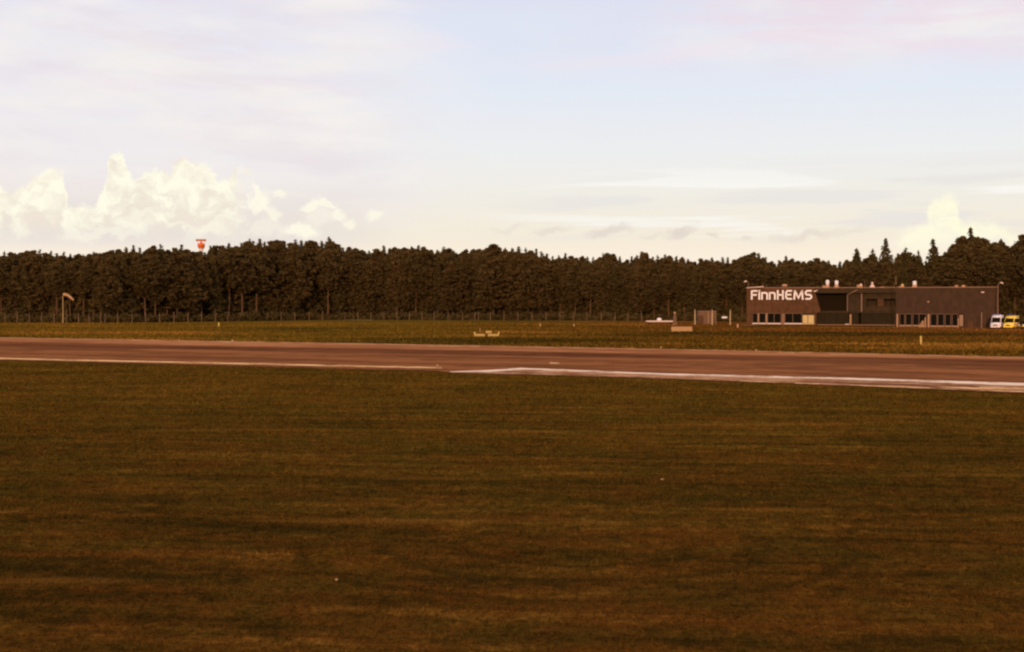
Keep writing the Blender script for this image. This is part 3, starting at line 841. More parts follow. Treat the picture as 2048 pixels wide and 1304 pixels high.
hb.build('hoop', M['galv'], ws)

# ------------------------------------------------------------------ orange radar tower behind the wood
M['orange'] = mat('orange_paint', srgb(226, 104, 34), 0.5, 0.3)
M['orange_dark'] = mat('dull_orange_paint', srgb(178, 104, 48), 0.6, 0.3)
M['tower_white'] = mat('tower_white', (0.80, 0.66, 0.60), 0.7, 0.2)
tD = 405
tz = lambda py: Z(py, tD) 
rt = thing('radar_tower', 'orange radar antenna on a white tower peeping over the wood', 'radar tower', (X(403, tD), tD, 0))
s = 1 / (F / tD)
MB().tube((0, 0, 0), (0, 0, tz(501)), 1.15, 0.6, 14).tube((0, 0, tz(501)), (0, 0, tz(494)), 0.55, 0.8, 14).build('mast', M['tower_white'], rt, smooth=True)
MB().lathe([(0.7, tz(497)), (1.05, tz(494)), (1.1, tz(489)), (0.8, tz(487)), (0.35, tz(486)), (0.35, tz(484))], n=16).build('drum', M['orange'], rt, smooth=True)
ant = MB()
segs = 10
for k in range(segs):
    a0 = -1.5 + 3.0 * k / segs; a1 = -1.5 + 3.0 * (k + 1) / segs
    ya, yb = 0.35 * (a0 / 1.5) ** 2, 0.35 * (a1 / 1.5) ** 2
    ant.add([(a0, -ya, tz(482.5)), (a1, -yb, tz(482.5)), (a1, -yb + .1, tz(482.5)), (a0, -ya + .1, tz(482.5)),
             (a0, -ya, tz(478.5)), (a1, -yb, tz(478.5)), (a1, -yb + .1, tz(478.5)), (a0, -ya + .1, tz(478.5))],
            [(0, 3, 2, 1), (4, 5, 6, 7), (0, 1, 5, 4), (1, 2, 6, 5), (2, 3, 7, 6), (3, 0, 4, 7)])
an = ant.build('antenna', M['orange_dark'], rt)
MB().tube((-0.9, 0, tz(487)), (-1.2, 0.1, tz(482)), .07, .07, 6).tube((0.9, 0, tz(487)), (1.2, 0.1, tz(482)), .07, .07, 6).tube((0, 0, tz(485)), (0, 0.1, tz(482)), .2, .2, 8).build('bracket', M['orange'], an)

# ------------------------------------------------------------------ the rescue base
BL = Vector((X(1493, 308), 308)); BR = Vector((X(1995, 292), 292))
BLEN = (BR - BL).length; BA = math.atan2(BR.y - BL.y, BR.x - BL.x)
def S(px):      # position along the facade for a picture column
    t = (px - 1024) / F
    d = (BR - BL) / BLEN
    return (t * BL.y - BL.x) / (d.x - t * d.y)
def SD(s): return BL.y + (BR.y - BL.y) * s / BLEN
def SZ(px, py): return Z(py, SD(S(px)))
M['clad'] = mat('cladding_lit', (0.135, 0.062, 0.036), 0.75, 0.2)
def clad(name, a, b):
    m = bpy.data.materials.new(name); m.use_nodes = True
    T = NT(m.node_tree); bs = T.n['Principled BSDF']
    tcn = T.n.new('ShaderNodeTexCoord'); s_ = T.n.new('ShaderNodeSeparateXYZ'); T.link(tcn.outputs['Object'], s_.inputs[0])
    pan = T.m('FRACT', T.m('MULTIPLY', s_.outputs[0], 0.55))
    seam = T.m('LESS_THAN', pan, 0.05)
    nn = T.noise(T.comb(T.m('MULTIPLY', s_.outputs[0], 0.9), 0.0, T.m('MULTIPLY', s_.outputs[2], 0.7)), 1.0, 5, 0.65)
    col = T.mix(T.ss(nn, 0.35, 0.65), a + (1,), b + (1,))
    col = T.mix(T.m('MULTIPLY', seam, 0.4), col, (0.03, 0.016, 0.01, 1))
    T.link(col, bs.inputs['Base Color']); bs.inputs['Roughness'].default_value = 0.7; bs.inputs['Specular IOR Level'].default_value = 0.06
    return m
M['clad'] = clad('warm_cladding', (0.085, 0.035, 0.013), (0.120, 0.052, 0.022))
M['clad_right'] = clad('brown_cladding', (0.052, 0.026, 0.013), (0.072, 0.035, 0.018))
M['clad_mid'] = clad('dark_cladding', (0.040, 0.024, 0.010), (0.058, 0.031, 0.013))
M['trim'] = mat('roof_trim', (0.26, 0.11, 0.045), 0.5, 0.3)
M['trim_pale'] = mat('pale_trim', (0.75, 0.50, 0.38), 0.5, 0.3)
M['glass'] = mat('dark_glass', (0.010, 0.008, 0.005), 0.6, 0.05)
M['frame'] = mat('window_frame', (0.26, 0.125, 0.065), 0.5, 0.3)
M['column'] = mat('pale_column', (0.36, 0.18, 0.080), 0.6, 0.3)
M['sill'] = mat('white_sill', (0.80, 0.58, 0.46), 0.5, 0.3)
M['blind'] = mat('cream_blind', (0.62, 0.43, 0.17), 0.8, 0.2, var=0.12)
M['inside'] = mat('dark_interior', (0.020, 0.012, 0.006), 0.95, 0.02)
M['dim_glass'] = mat('dim_glass', (0.030, 0.020, 0.009), 0.6, 0.05, var=0.3, vscale=0.8)
M['white'] = mat('white_paint', (0.86, 0.74, 0.68), 0.45, 0.4)
M['vent_orange'] = mat('tan_vent', (0.50, 0.24, 0.12), 0.6, 0.3)
M['roofing'] = mat('roof_felt', (0.05, 0.03, 0.02), 0.9, 0.1)

bld = thing('rescue_base', 'long low grey brown hangar building with FinnHEMS in big white letters', 'building', (BL.x, BL.y, 0), BA)
ROOF = SZ(1493, 576.5)
B0 = -0.75
s1633, s1792 = S(1633), S(1792)
sTop, sMid = S(1628), S(1641)
zTop = ROOF
ZW = 2.62          # head of the ground floor openings
ZS = 0.42          # their sills
DEP = 17.0
LEFTW = [(1505, 1515.5), (1518, 1531.5), (1534.5, 1562)]
LEFTW2 = [(1569.5, 1604)]
# left block wall: above the openings (slanting right end), piers and plinth
wl = MB()
wl.prism([(0, ZW), (s1633, ZW), (sMid, 3.05), (sTop, ZTOP := zTop), (0, zTop)], 0, 0.35)
wl.box(0, S(1504), 0, 0.35, B0, ZW - 0.003)
wl.box(S(1563), S(1569), 0.0, 0.35, B0, ZW - 0.003)
wl.box(S(1629), s1633, 0, 0.35, B0, ZW - 0.003)
wl.box(S(1504), S(1563), 0.03, 0.35, B0, ZS - 0.14)
wl.box(S(1569), S(1629), 0.03, 0.35, B0, ZS - 0.14)
wl.box(0, 0.35, 0.353, DEP, B0, zTop)                   # left gable
wl.prism([(sTop - 0.35, 3.05), (sMid - 0.02, 3.05), (sTop - 0.02, zTop), (sTop - 0.35, zTop)], 0.353, 3.2)   # return beside the recess
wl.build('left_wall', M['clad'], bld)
# right block
wr = MB()
wr.box(s1792, BLEN, 0, 0.35, ZW - 0.05, zTop)
wr.box(s1792, S(1797.5), 0, 0.35, B0, ZW - 0.053)
wr.box(S(1854), S(1860), 0.0, 0.35, B0, ZW - 0.053)
wr.box(S(1928), BLEN, 0, 0.35, B0, ZW - 0.053)
wr.box(S(1797.5), S(1854), 0.03, 0.35, B0, ZS - 0.45)
wr.box(S(1860), S(1928), 0.03, 0.35, B0, ZS - 0.45)
wr.box(BLEN - 0.35, BLEN, 0.353, DEP, B0, zTop)
wr.box(s1792, s1792 + 0.3, 0.353, 3.2, 2.9, zTop)
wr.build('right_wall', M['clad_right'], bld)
# middle: set back behind a fascia, lower storey glazed
wm = MB()
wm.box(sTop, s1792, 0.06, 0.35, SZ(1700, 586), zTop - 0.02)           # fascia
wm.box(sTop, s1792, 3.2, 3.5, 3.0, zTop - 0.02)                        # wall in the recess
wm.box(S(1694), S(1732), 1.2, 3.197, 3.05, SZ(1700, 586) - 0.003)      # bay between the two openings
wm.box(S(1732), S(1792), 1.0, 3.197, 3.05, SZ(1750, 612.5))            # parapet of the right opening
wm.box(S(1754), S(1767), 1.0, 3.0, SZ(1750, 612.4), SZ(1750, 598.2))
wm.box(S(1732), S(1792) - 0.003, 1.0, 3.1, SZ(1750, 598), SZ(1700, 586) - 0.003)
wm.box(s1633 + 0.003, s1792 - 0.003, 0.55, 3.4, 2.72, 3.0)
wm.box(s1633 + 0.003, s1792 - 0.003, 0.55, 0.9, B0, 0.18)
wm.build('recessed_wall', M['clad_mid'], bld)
wp = MB(); wp.box(S(1754.5), S(1766.5), 0.96, 0.997, SZ(1750, 612), SZ(1750, 598.5)); wp.build('panel', M['clad'], bld)
tr = MB()
tr.box(S(1693.2), S(1694.4), 1.15, 1.25, 3.05, SZ(1700, 590)); tr.box(S(1721.5), S(1723.5), 0.95, 1.15, 2.9, zTop - 1.0)
tr.prism([(S(1693.2), SZ(1700, 590)), (S(1694.6), SZ(1700, 590)), (S(1716), SZ(1700, 579.5)), (S(1713), SZ(1700, 579.5))], -0.01, 0.05)
tr.build('bay_trim', M['frame'], bld)
# roof
rf = MB(); rf.box(0.36, BLEN - 0.36, 0.36, DEP, zTop - 0.3, zTop - 0.05)
roof = rf.build('roof', M['roofing'], bld)
bk = MB(); bk.box(0.36, BLEN - 0.36, DEP - 0.3, DEP - 0.01, B0, zTop - 0.31); bk.build('rear_wall', M['clad_mid'], bld)
ind = MB(); ind.box(0.4, BLEN - 0.4, 3.6, 3.7, B0, zTop - 0.32); ind.box(0.4, BLEN - 0.4, 0.92, 3.55, 0.0, 0.08); ind.build('interior', M['inside'], bld)
et = MB()
et.box(S(1527), BLEN + 0.04, -0.06, 0.34, zTop + 0.004, zTop + 0.16)
et.build('roof_edge', M['trim'], bld)
ep = MB(); ep.prism([(0, zTop + 0.02), (S(1527) - 0.01, zTop + 0.25), (S(1527) - 0.01, zTop + 0.45), (-0.05, zTop + 0.14)], -0.08, 0.5)
ep.build('roof_coping', M['trim_pale'], bld)
pb = MB(); pb.box(S(1527) , S(1633), 0.05, 0.33, zTop + 0.17, zTop + 0.34); pb.build('parapet', M['roofing'], bld)

def window(x0, x1, z0, z1, y=0.16, mull=(), sill=True, sm_=None):
    f = MB()
    t = 0.07
    f.box(x0, x0 + t, y - 0.08, y + 0.06, z0 + t, z1 - t); f.box(x1 - t, x1, y - 0.08, y + 0.06, z0 + t, z1 - t)
    f.box(x0, x1, y - 0.08, y + 0.06, z1 - t, z1 - 0.004); f.box(x0, x1, y - 0.08, y + 0.06, z0, z0 + t)
    for m_ in mull: f.box(m_ - t * .5, m_ + t * .5, y - 0.07, y + 0.055, z0 + t, z1 - t)
    wo = f.build('window', M['frame'], bld)
    MB().box(x0 + 0.02, x1 - 0.02, y - 0.01, y + 0.02, z0 + 0.02, z1 - 0.02).build('pane', M['glass'], wo)
    if sill:
        MB().box(x0 - 0.05, x1 + 0.05, -0.10, y - 0.085, z0 - 0.22, z0 - 0.01).build('sill', sm_ or M['sill'], wo)
    return wo
for a, b in LEFTW: window(S(a), S(b), ZS, ZW - 0.01, mull=[S((a + b) / 2)] if b - a > 20 else ())
cm_ = MB(); cm_.box(S(1515.8), S(1517.7), 0.05, 0.3, ZS - .13, ZW - .01); cm_.box(S(1531.8), S(1534.2), 0.05, 0.3, ZS - .13, ZW - .01); cm_.build('pier', M['column'], bld)
for a, b in LEFTW2: window(S(a), S(b), ZS, ZW - 0.01, mull=[S(a + 16)], sill=True)
blw = window(S(1605), S(1628.5), ZS, ZW - 0.35, sill=True, sm_=M['blind'])
MB().box(S(1605.8), S(1615), 0.075, 0.12, ZS + 0.08, ZW - 0.44).box(S(1616.2), S(1627.6), 0.075, 0.12, ZS + 0.08, ZW - 0.44).build('blind', M['blind'], blw)
MB().box(S(1604.5), S(1628.7), 0.1, 0.3, ZW - 0.34, ZW - 0.008).build('lintel', M['clad_mid'], bld)
MB().box(S(1563.8), S(1565.2), -0.04, -0.004, B0, ZW - .1).box(S(1566.8), S(1568.4), -0.04, -0.004, B0, ZW - .1).build('downpipe', M['column'], bld)
# recess dark glass upper left, and lower storey glazing
MB().box(sTop + 0.05, S(1693), 3.12, 3.18, 3.2, SZ(1700, 588)).build('recess_glazing', M['inside'], bld)
ZR = 0.35
for i, (a, b) in enumerate(((1634, 1648), (1649, 1672), (1673, 1696), (1703, 1716), (1722, 1743), (1744, 1768), (1769, 1790))):
    wo = MB().prism([(S(a), .25), (S(b), .25), (S(b), 2.7), (S(b) - .08, 2.7), (S(b) - .08, .31), (S(a) + .08, .31), (S(a) + .08, 2.7), (S(a), 2.7)], 0.62, 0.78).build('window', M['clad_mid'], bld)
    MB().box(S(a) + 0.08, S(b) - 0.08, 0.68, 0.72, 0.25, 2.7).build('pane', M['dim_glass'], wo)
MB().box(S(1634), S(1790), 0.35, 0.53, 0.02, 0.17).build('plinth', M['trim'], bld)
MB().box(S(1690), S(1698), 0.30, 0.54, 0.175, 0.30).build('doorstep', M['sill'], bld)
MB().box(S(1699), S(1702.5), 0.55, 0.8, 0.2, 2.45).build('pier', M['column'], bld)
# right block windows
ZS2 = SZ(1830, 650.5)
for a, b, mu in ((1799, 1809.5, []), (1811, 1823.5, []), (1825.5, 1852, [1838])):
    window(S(a), S(b), ZS2, ZW - 0.06, mull=[S(m_) for m_ in mu], sm_=M['column'])
for a, b, mu in ((1861, 1874, []), (1875.5, 1888, []), (1890, 1902, []), (1904, 1916, [])):
    window(S(a), S(b), ZS2 - 0.1, ZW - 0.06, mull=[S(m_) for m_ in mu], sm_=M['column'])
MB().box(S(1793), S(1796.3), -0.05, -0.004, B0 + .3, ZW - 0.1).build('column', M['column'], bld)
MB().box(S(1855.3), S(1859.2), -0.06, -0.004, B0 + .2, ZW - 0.1).build('column', M['column'], bld)
MB().box(S(1849.5), S(1852.3), -0.06, 0.07, B0 + .3, ZW - 0.9).build('column', M['column'], bld)
MB().box(S(1915.5), S(1917.5), -0.05, 0.07, B0 + .2, ZW - 1.0).build('column', M['column'], bld)
dr = MB().box(S(1918.5), S(1926.5), 0.1, 0.2, B0 + .1, ZW - 0.25).build('door', M['frame'], bld)
MB().box(S(1925), S(1925.5), 0.04, 0.10, 0.5, 0.75).build('handle', M['galv'], dr)
stp = MB()
for k in range(4): stp.box(S(1837 + k * 2.2), S(1848.5), -0.5 + 0.1 * k, -0.12, -0.3 + 0.36 * k, -0.3 + 0.36 * (k + 1) - 0.08)
stp.build('stacked_steps', M['column'], bld)
MB().box(S(1962.5), S(1964), -0.06, -0.004, B0 + .2, 2.9).build('downpipe', M['frame'], bld)
MB().box(S(1936), S(1946), -0.03, -0.004, -0.35, 1.1).build('service_door', M['clad'], bld)
MB().box(S(1962), S(1968), -0.35, -0.01, SZ(1965, 585.5), SZ(1965, 583.5)).build('wall_lamp', M['trim_pale'], bld)
MB().box(S(1855), S(1858), -0.12, -0.01, SZ(1856, 605), SZ(1856, 602)).build('wall_box', M['vent_orange'], bld)
kb = MB().box(-1.2, BLEN + 0.5, -1.4, -0.11, -0.6, 0.0); 
# letters --------------------------------------------------------------
def strokes(mb, lines, th, y0, y1):
    """thick mitred outlines of letter strokes in (x, z)"""
    for ln in lines:
        pts = [Vector(p) for p in ln]
        L, Rr = [], []
        for i, p in enumerate(pts):
            if i == 0: d = (pts[1] - p).normalized(); n = Vector((-d.y, d.x)); k = 1
            elif i == len(pts) - 1: d = (p - pts[-2]).normalized(); n = Vector((-d.y, d.x)); k = 1
            else:
                d0 = (p - pts[i - 1]).normalized(); d1 = (pts[i + 1] - p).normalized()
                n0, n1 = Vector((-d0.y, d0.x)), Vector((-d1.y, d1.x)); n = (n0 + n1).normalized(); k = min(1.6, 1 / max(0.4, n.dot(n0)))
            L.append(p + n * th * .5 * k); Rr.append(p - n * th * .5 * k)
        for i in range(len(pts) - 1):
            q = [L[i], L[i + 1], Rr[i + 1], Rr[i]]
            mb.prism([(v.x, v.y) for v in q], y0, y1)
def arc(cx, cz, r, a0, a1, n=4):
    return [(cx + r * math.cos(R(a0 + (a1 - a0) * i / n)), cz + r * math.sin(R(a0 + (a1 - a0) * i / n))) for i in range(n + 1)]
lt = MB()
zl0, zl1 = SZ(1560, 599.3), SZ(1560, 580.2)
Hc = zl1 - zl0; th = 0.36; h2 = th / 2
def PXs(a): return S(a)
xh = Hc * 0.80
yA, yB = -0.22, -0.05
def L_(lines): strokes(lt, lines, th, yA, yB)
z0, z1 = zl0, zl1
x0, x1 = S(1502) + h2, S(1515)
L_([[(x0, z0), (x0, z1 - .25), (x0 + .25, z1 - h2), (x1, z1 - h2)], [(x0, z0 + Hc * .50), (x1 - .15, z0 + Hc * .50)]])
x = S(1518.6)
L_([[(x, z0), (x, z0 + xh)]]); L_([[(x, z1 - .30), (x, z1 + 0.02)]])
for a, b in ((1524, 1536), (1539.5, 1551.5)):
    xa, xb = S(a), S(b) - h2
    L_([[(xa, z0), (xa, z0 + xh)], [(xa, z0 + xh - h2), (xb - .35, z0 + xh - h2), (xb - .08, z0 + xh - h2 - .10), (xb, z0 + xh - h2 - .4), (xb, z0)]])
xa, xb = S(1554) + h2, S(1567.5) - h2
L_([[(xa, z0), (xa, z1)], [(xb, z0), (xb, z1)], [(xa, z0 + Hc * .5), (xb, z0 + Hc * .5)]])
xa, xb = S(1570.5) + h2, S(1584)
L_([[(xb, z1 - h2), (xa + .3, z1 - h2), (xa, z1 - .5), (xa, z0 + .5), (xa + .3, z0 + h2), (xb, z0 + h2)], [(xa, z0 + Hc * .52), (xb - .15, z0 + Hc * .52)]])
xa, xb = S(1586.8) + h2, S(1607.2) - h2
xm = (xa + xb) / 2
L_([[(xa, z0), (xa + .16, z1 - .05)], [(xa + .14, z1 - .12), (xm, z0 + .35), (xb - .14, z1 - .12)], [(xb, z0), (xb - .16, z1 - .05)]])
xa, xb = S(1609.5) + h2, S(1624.5) - h2
zm = z0 + Hc * .5
L_([[(xb + .05, z1 - h2), (xa + .3, z1 - h2), (xa, z1 - .48), (xa, zm + .3), (xa + .25, zm + .02), (xb - .25, zm - .02), (xb, zm - .3), (xb, z0 + .48), (xb - .3, z0 + h2), (xa - .05, z0 + h2)]])
lt.build('lettering', M['white'], bld)
em = MB(); em.prism([(S(1627.2), SZ(1630, 583.6)), (S(1632), SZ(1630, 583.2)), (S(1636.5), SZ(1630, 579.2)), (S(1632), SZ(1630, 580.8)), (S(1627.4), SZ(1630, 582.0))], -0.24, -0.06)
em.build('emblem', M['trim_pale'], bld)

# rooftop units
def vent_cowl(px, ytop, ybot, wpx, m=None, base=True, yb=2.0):
    s_ = S(px); zt = Z(ytop, SD(s_) + yb); z0_ = zTop - 0.06
    r_ = wpx / 9.1 / 2
    v = MB()
    v.lathe([(r_ * .45, z0_), (r_ * .45, zt - (zt - z0_) * .60), (r_ * .85, zt - (zt - z0_) * .55), (r_, zt - (zt - z0_) * .25), (r_ * .9, zt - .12), (r_ * .45, zt)], s_, yb, 12)
    vo = v.build('roof_vent', m or M['white'], bld, smooth=True)
    if base: MB().box(s_ - r_ * 1.1, s_ + r_ * 1.1, yb - r_, yb + r_, z0_ + 0.004, z0_ + 0.62).build('base', M['vent_orange'], vo)
    return vo
def unit(px0, px1, ytop, m, yb=1.6, lid=True):
    a, b = S(px0), S(px1); zt = Z(ytop, SD(a) + yb)
    u = MB().box(a, b, yb, yb + (b - a) * 0.9, zTop - 0.05, zt - 0.12).build('roof_unit', m, bld, bevel=0.03)
    if lid: MB().box(a - .06, b + .06, yb - .06, yb + (b - a) * .9 + .06, zt - 0.118, zt).build('lid', m, u)
    return u
vent_cowl(1653.3, 560.0, 572, 7.5); unit(1643.5, 1649.5, 571.5, M['vent_orange'])
vent_cowl(1671.5, 561.0, 572, 7.5)
vent_cowl(1567, 568.5, 576, 12, M['vent_orange'], False)
unit(1713, 1717, 569.5, M['vent_orange']); vent_cowl(1720.5, 567.5, 576, 5.5, M['trim_pale'])
v = MB(); s_ = S(1743.5)
v.lathe([(.62, zTop - .05), (.55, zTop + .4), (.25, zTop + .62), (.2, zTop + 1.05), (.28, zTop + 1.1), (.12, zTop + 1.3)], s_, 1.6, 12); v.build('roof_vent', M['trim_pale'], bld, smooth=True)
unit(1736, 1740, 574.5, M['vent_orange'], lid=False)
unit(1759.5, 1766.5, 573.5, M['vent_orange'])
unit(1797, 1801, 572.5, M['vent_orange']); vent_cowl(1804, 568, 576, 5.5, M['blind'])
vent_cowl(1828.5, 562, 574, 8)
unit(1903, 1908, 573.5, M['vent_orange']); unit(1909.5, 1915.5, 570.5, M['vent_orange']); vent_cowl(1926.8, 572, 578, 5.5, M['trim_pale'])
for px_, yt in ((1728.3, 561.5), (1787.5, 567), (1531, 567), (1524, 565)):
    s_ = S(px_); MB().tube((s_, 1.5, zTop - .05), (s_, 1.5, Z(yt, 300)), .05, .03, 6).build('aerial', M['frame'], bld)

slab('apron', [(X(1486, 300), 300.6), (BL.x - 2, BL.y + 2.4), (BR.x + 3, BR.y + 2.0), (BR.x + 28, BR.y + 10), (BR.x + 28, BR.y - 1.5), (BR.x + 1, BR.y - 3.2)], 0.0, M['shoulder'], 'narrow paved apron in front of the building')
apr = bpy.data.objects['apron']
for v_ in apr.data.vertices: v_.co.z = hg(v_.co.x, v_.co.y) + 0.03

# ------------------------------------------------------------------ lamp posts and mast
def gnd(px, D): x = X(px, D); return (x, D, hg(x, D))
def lamp_post(px, D, ytop, side, label):
    t = thing('floodlight_post', label, 'lamp post', gnd(px, D), 0, 'floodlight posts at the building ends')
    zt = Z(ytop, D) - hg(X(px, D), D)
    MB().tube((0, 0, -.2), (0, 0, zt - .3), .10, .06, 10).build('pole', M['frame'], t, smooth=True)
    MB().tube((0, 0, zt - .35), (side * .35, -.1, zt - .05), .05, .05, 8).tube((side * .35, -.1, zt - .05), (side * .8, -.2, zt), .05, .05, 8).build('arm', M['frame'], t, smooth=True)
    hd = MB()
    hd.add([(side * .35, -.45, zt - .12), (side * 1.0, -.45, zt - .32), (side * 1.0, .15, zt - .32), (side * .35, .15, zt - .12),
            (side * .45, -.35, zt + .12), (side * .95, -.35, zt - .02), (side * .95, .1, zt - .02), (side * .45, .1, zt + .12)],
           [(0, 3, 2, 1), (4, 5, 6, 7), (0, 1, 5, 4), (1, 2, 6, 5), (2, 3, 7, 6), (3, 0, 4, 7)])
    hd.build('lamp_head', M['trim_pale'], t, bevel=.05)
lamp_post(1496.5, 312, 562, -1, 'curved arm floodlight behind the left corner of the building')
lamp_post(1995.8, 289, 565, 1, 'curved arm floodlight on a dark pole at the right corner of the building')
mt = thing('radio_mast', 'thin dark green mast rising in front of the middle of the building', 'mast', gnd(1791.5, 291))
MB().tube((0, 0, -.2), (0, 0, Z(571, 291) + .4), .11, .07, 8).build('pole', M['clad_mid'], mt, smooth=True)
MB().tube((0, 0, Z(571, 291) + .4), (0, 0, Z(553, 291) + .4), .04, .03, 6).tube((-.25, 0, Z(563, 291)), (.25, 0, Z(563, 291)), .03, .03, 6).build('aerial', M['cream'], mt)

# ------------------------------------------------------------------ small things left of the building
D_ = 318
hut = thing('equipment_hut', 'brown flat roofed equipment hut between posts left of the building', 'hut', gnd(1397, D_))
hw = (1434 - 1398) / F * D_; hh_ = Z(622, D_)
M['hut'] = mat('hut_boards', (0.165, 0.085, 0.045), 0.8, 0.2, var=0.15, vscale=2)
MB().box(0, hw, 0, 2.6, 0, hh_ - .12).build('wall', M['hut'], hut, bevel=.02)
MB().box(-.1, hw + .1, -.12, 2.72, hh_ - .117, hh_).build('roof', M['frame'], hut)
MB().box(.05, 1.15, -.03, -.004, .1, 2.0).build('door', M['clad'], hut)
MB().box(2.2, 2.35, -.05, -.004, 0, hh_ - .13).build('corner_board', M['column'], hut)
for p, d, yt, lb in ((1368.5, 305, 618.5, 'slim dark post right of the tapered beacon'), (1390, 305, 620.5, 'pale yellowish post just left of the brown hut'),
                     (1424.5, 303, 620.5, 'pale post standing in front of the brown hut'), (1460.5, 303, 620.5, 'pale post between the small white board and the building')):
    t = thing('metal_post', lb, 'post', gnd(p, d), 0, 'posts around the brown hut')
    zt = Z(yt, d)
    MB().tube((0, 0, -.2), (0, 0, zt), .13, .11, 8).build('shaft', M['clad'] if p < 1370 else M['galv_pale'], t, smooth=True)
    MB().lathe([(.18, zt + .003), (.2, zt + .1), (.1, zt + .2)], n=10).build('cap', M['galv'], t)
t = thing('white_board', 'small white rectangular board on two legs between hut and building', 'sign', gnd(1449, 316))
MB().box(-.58, .58, -.04, .04, 1.38, 1.78).build('panel', M['white'], t)
MB().tube((-.4, .08, 0), (-.4, .08, 1.5), .03, .03, 6).build('leg', M['clad_mid'], t); MB().tube((.4, .08, 0), (.4, .08, 1.5), .03, .03, 6).build('leg', M['clad_mid'], t)
# helicopter trolley
t = thing('landing_platform', 'long low white platform on short legs left of the tapered beacon', 'platform', gnd(1319, 318))
MB().box(-3.1, 3.1, -1.6, 1.6, .52, .80).build('deck', M['trim_pale'], t, bevel=.04)
for sx in (-2.6, 2.6):
    for sy in (-1.2, 1.2): MB().tube((sx, sy, 0), (sx, sy, .515), .12, .12, 8).build('leg', M['clad_mid'], t)
t = thing('white_housing', 'small rounded white housing sitting on the low platform', 'housing', (X(1318.5, 317), 317, .80))
MB().lathe([(.52, .003), (.58, .22), (.48, .48), (.3, .62), (.12, .66)], n=16).build('shell', M['white'], t, smooth=True)
MB().lathe([(.62, -.001), (.62, .05)], n=16).build('rim', M['galv'], t)
t = thing('beacon_tower', 'short tapered reddish brown beacon with a knob on top beside the platform', 'beacon', gnd(1349.5, 305))
zt = Z(623.5, 305)
MB().prism([(-.42, 0), (.42, 0), (.30, zt - 1.0), (.14, zt - .45), (-.14, zt - .45), (-.30, zt - 1.0)], -.3, .3).build('body', M['hut'], t, bevel=.03)
MB().lathe([(.2, zt - .447), (.26, zt - .3), (.16, zt - .08), (.06, zt)], n=12).build('lamp', M['vent_orange'], t, smooth=True)
MB().box(-.55, .55, -.45, .45, -.1, .16).build('base', M['column'], t)
# tan board block
d = 233.0
t = thing('airfield_sign', 'wide blank tan board standing low in the grass across the runway', 'sign', gnd(1363.5, d))
wd = 41.5 / F * d / 2; zb = Z(653.3, d)
M['tan'] = mat('tan_board', (0.44, 0.235, 0.10), 0.8, 0.2, var=0.12, vscale=1.5)
MB().box(-wd, wd, -.14, .14, .14, zb).build('panel', M['tan'], t, bevel=.03)
for sx in (-.85, -.3, .3, .85): MB().box(sx * wd - .08, sx * wd + .08, -.1, .1, -.05, .137).build('leg', M['tan'], t)
# yellow approach light boxes
M['yellow'] = mat('yellow_paint', (0.58, 0.36, 0.08), 0.6, 0.3)
def light_box(px0, px1, d, zt, lb, flap):
    c_ = (px0 + px1) / 2
    t = thing('approach_light_box', lb, 'light unit', gnd(c_, d), 0, 'yellow light boxes beyond the runway')
    hw_ = (px1 - px0) / F * d / 2
    MB().box(-hw_, hw_, -.3, .3, .20, zt).build('housing', M['yellow'], t, bevel=.04)
    MB().box(-hw_ + .08, hw_ - .08, -.315, -.303, .27, zt - .08).build('lens', M['cream'], t)
    for sx in (-.7, .7): MB().tube((sx * hw_, 0, -.05), (sx * hw_, 0, .197), .04, .04, 6).build('leg', M['galv'], t)
    if flap: MB().box(flap * hw_ - .1, flap * hw_ + .1, -.32, .32, zt + .003, zt + .3).build('shield', M['yellow'], t)
light_box(948.5, 969.5, 196, .50, 'low yellow light box with a raised left end, left of the pair', -.93)
light_box(976.0, 998.0, 196, .50, 'low yellow light box with a raised right end, right of the pair', .93)
light_box(972, 983, 214, .58, 'smaller yellow light box set behind the gap between the other two', 0)
# marker posts and edge lights
def marker(px, ybase, ytop, wpx, m, lb, name='marker_post', cat='marker'):
    d = H * F / (ybase - HZ); t = thing(name, lb, cat, gnd(px, d), 0, 'small markers in the grass')
    ht = Z(ytop, d) - hg(X(px, d), d); r_ = wpx / F * d / 2
    MB().box(-r_, r_, -r_ * .6, r_ * .6, 0.02, ht).build('shaft', m, t, bevel=r_ * .2)
    MB().box(-r_ * 1.5, r_ * 1.5, -r_, r_, -.05, .017).build('base', M['galv'], t)
marker(1842, 690, 672, 3.6, M['yellow'], 'upright pale yellow marker post in the grass below the right part of the building')
marker(1475.5, 655.5, 648, 3.2, M['vent_orange'], 'tiny orange and white stub marker just before the left corner of the building')
marker(1080.5, 653.5, 647, 2.6, M['tan'], 'tiny pale stub marker in the grass between light boxes and wood')
marker(1148, 653, 647.5, 2.0, M['vent_orange'], 'faint reddish stub marker right of the tiny pale one')
marker(437.5, 653.5, 645, 2.4, M['yellow'], 'small yellow stub marker under the fence below the orange tower')
marker(960, 662, 656.5, 1.6, M['tan'], 'thin pale peg standing behind the left yellow light box')
def edge_light(px, yb, lb, m='trim_pale', sc=1.0):
    d = H * F / (yb - HZ); t = thing('runway_edge_light', lb, 'runway light', (X(px, d), d, .045), 0, 'runway edge lights')
    t.scale = (sc,) * 3
    MB().lathe([(.16, 0), (.15, .05), (.05, .07), (.05, .24)], n=10).build('stem', M['galv'], t)
    MB().lathe([(.09, .243), (.15, .27), (.16, .40), (.09, .50), (.03, .53)], n=12).build('lamp', M[m], t, smooth=True)
edge_light(875, 737, 'small pale edge light at the near left end of the worn cream line', 'tan', .5)
edge_light(465, 686, 'orange edge light on the far shoulder at left', 'vent_orange', .7)
edge_light(1512.5, 706, 'little pale edge light on the far shoulder below the building', 'tan', .6)
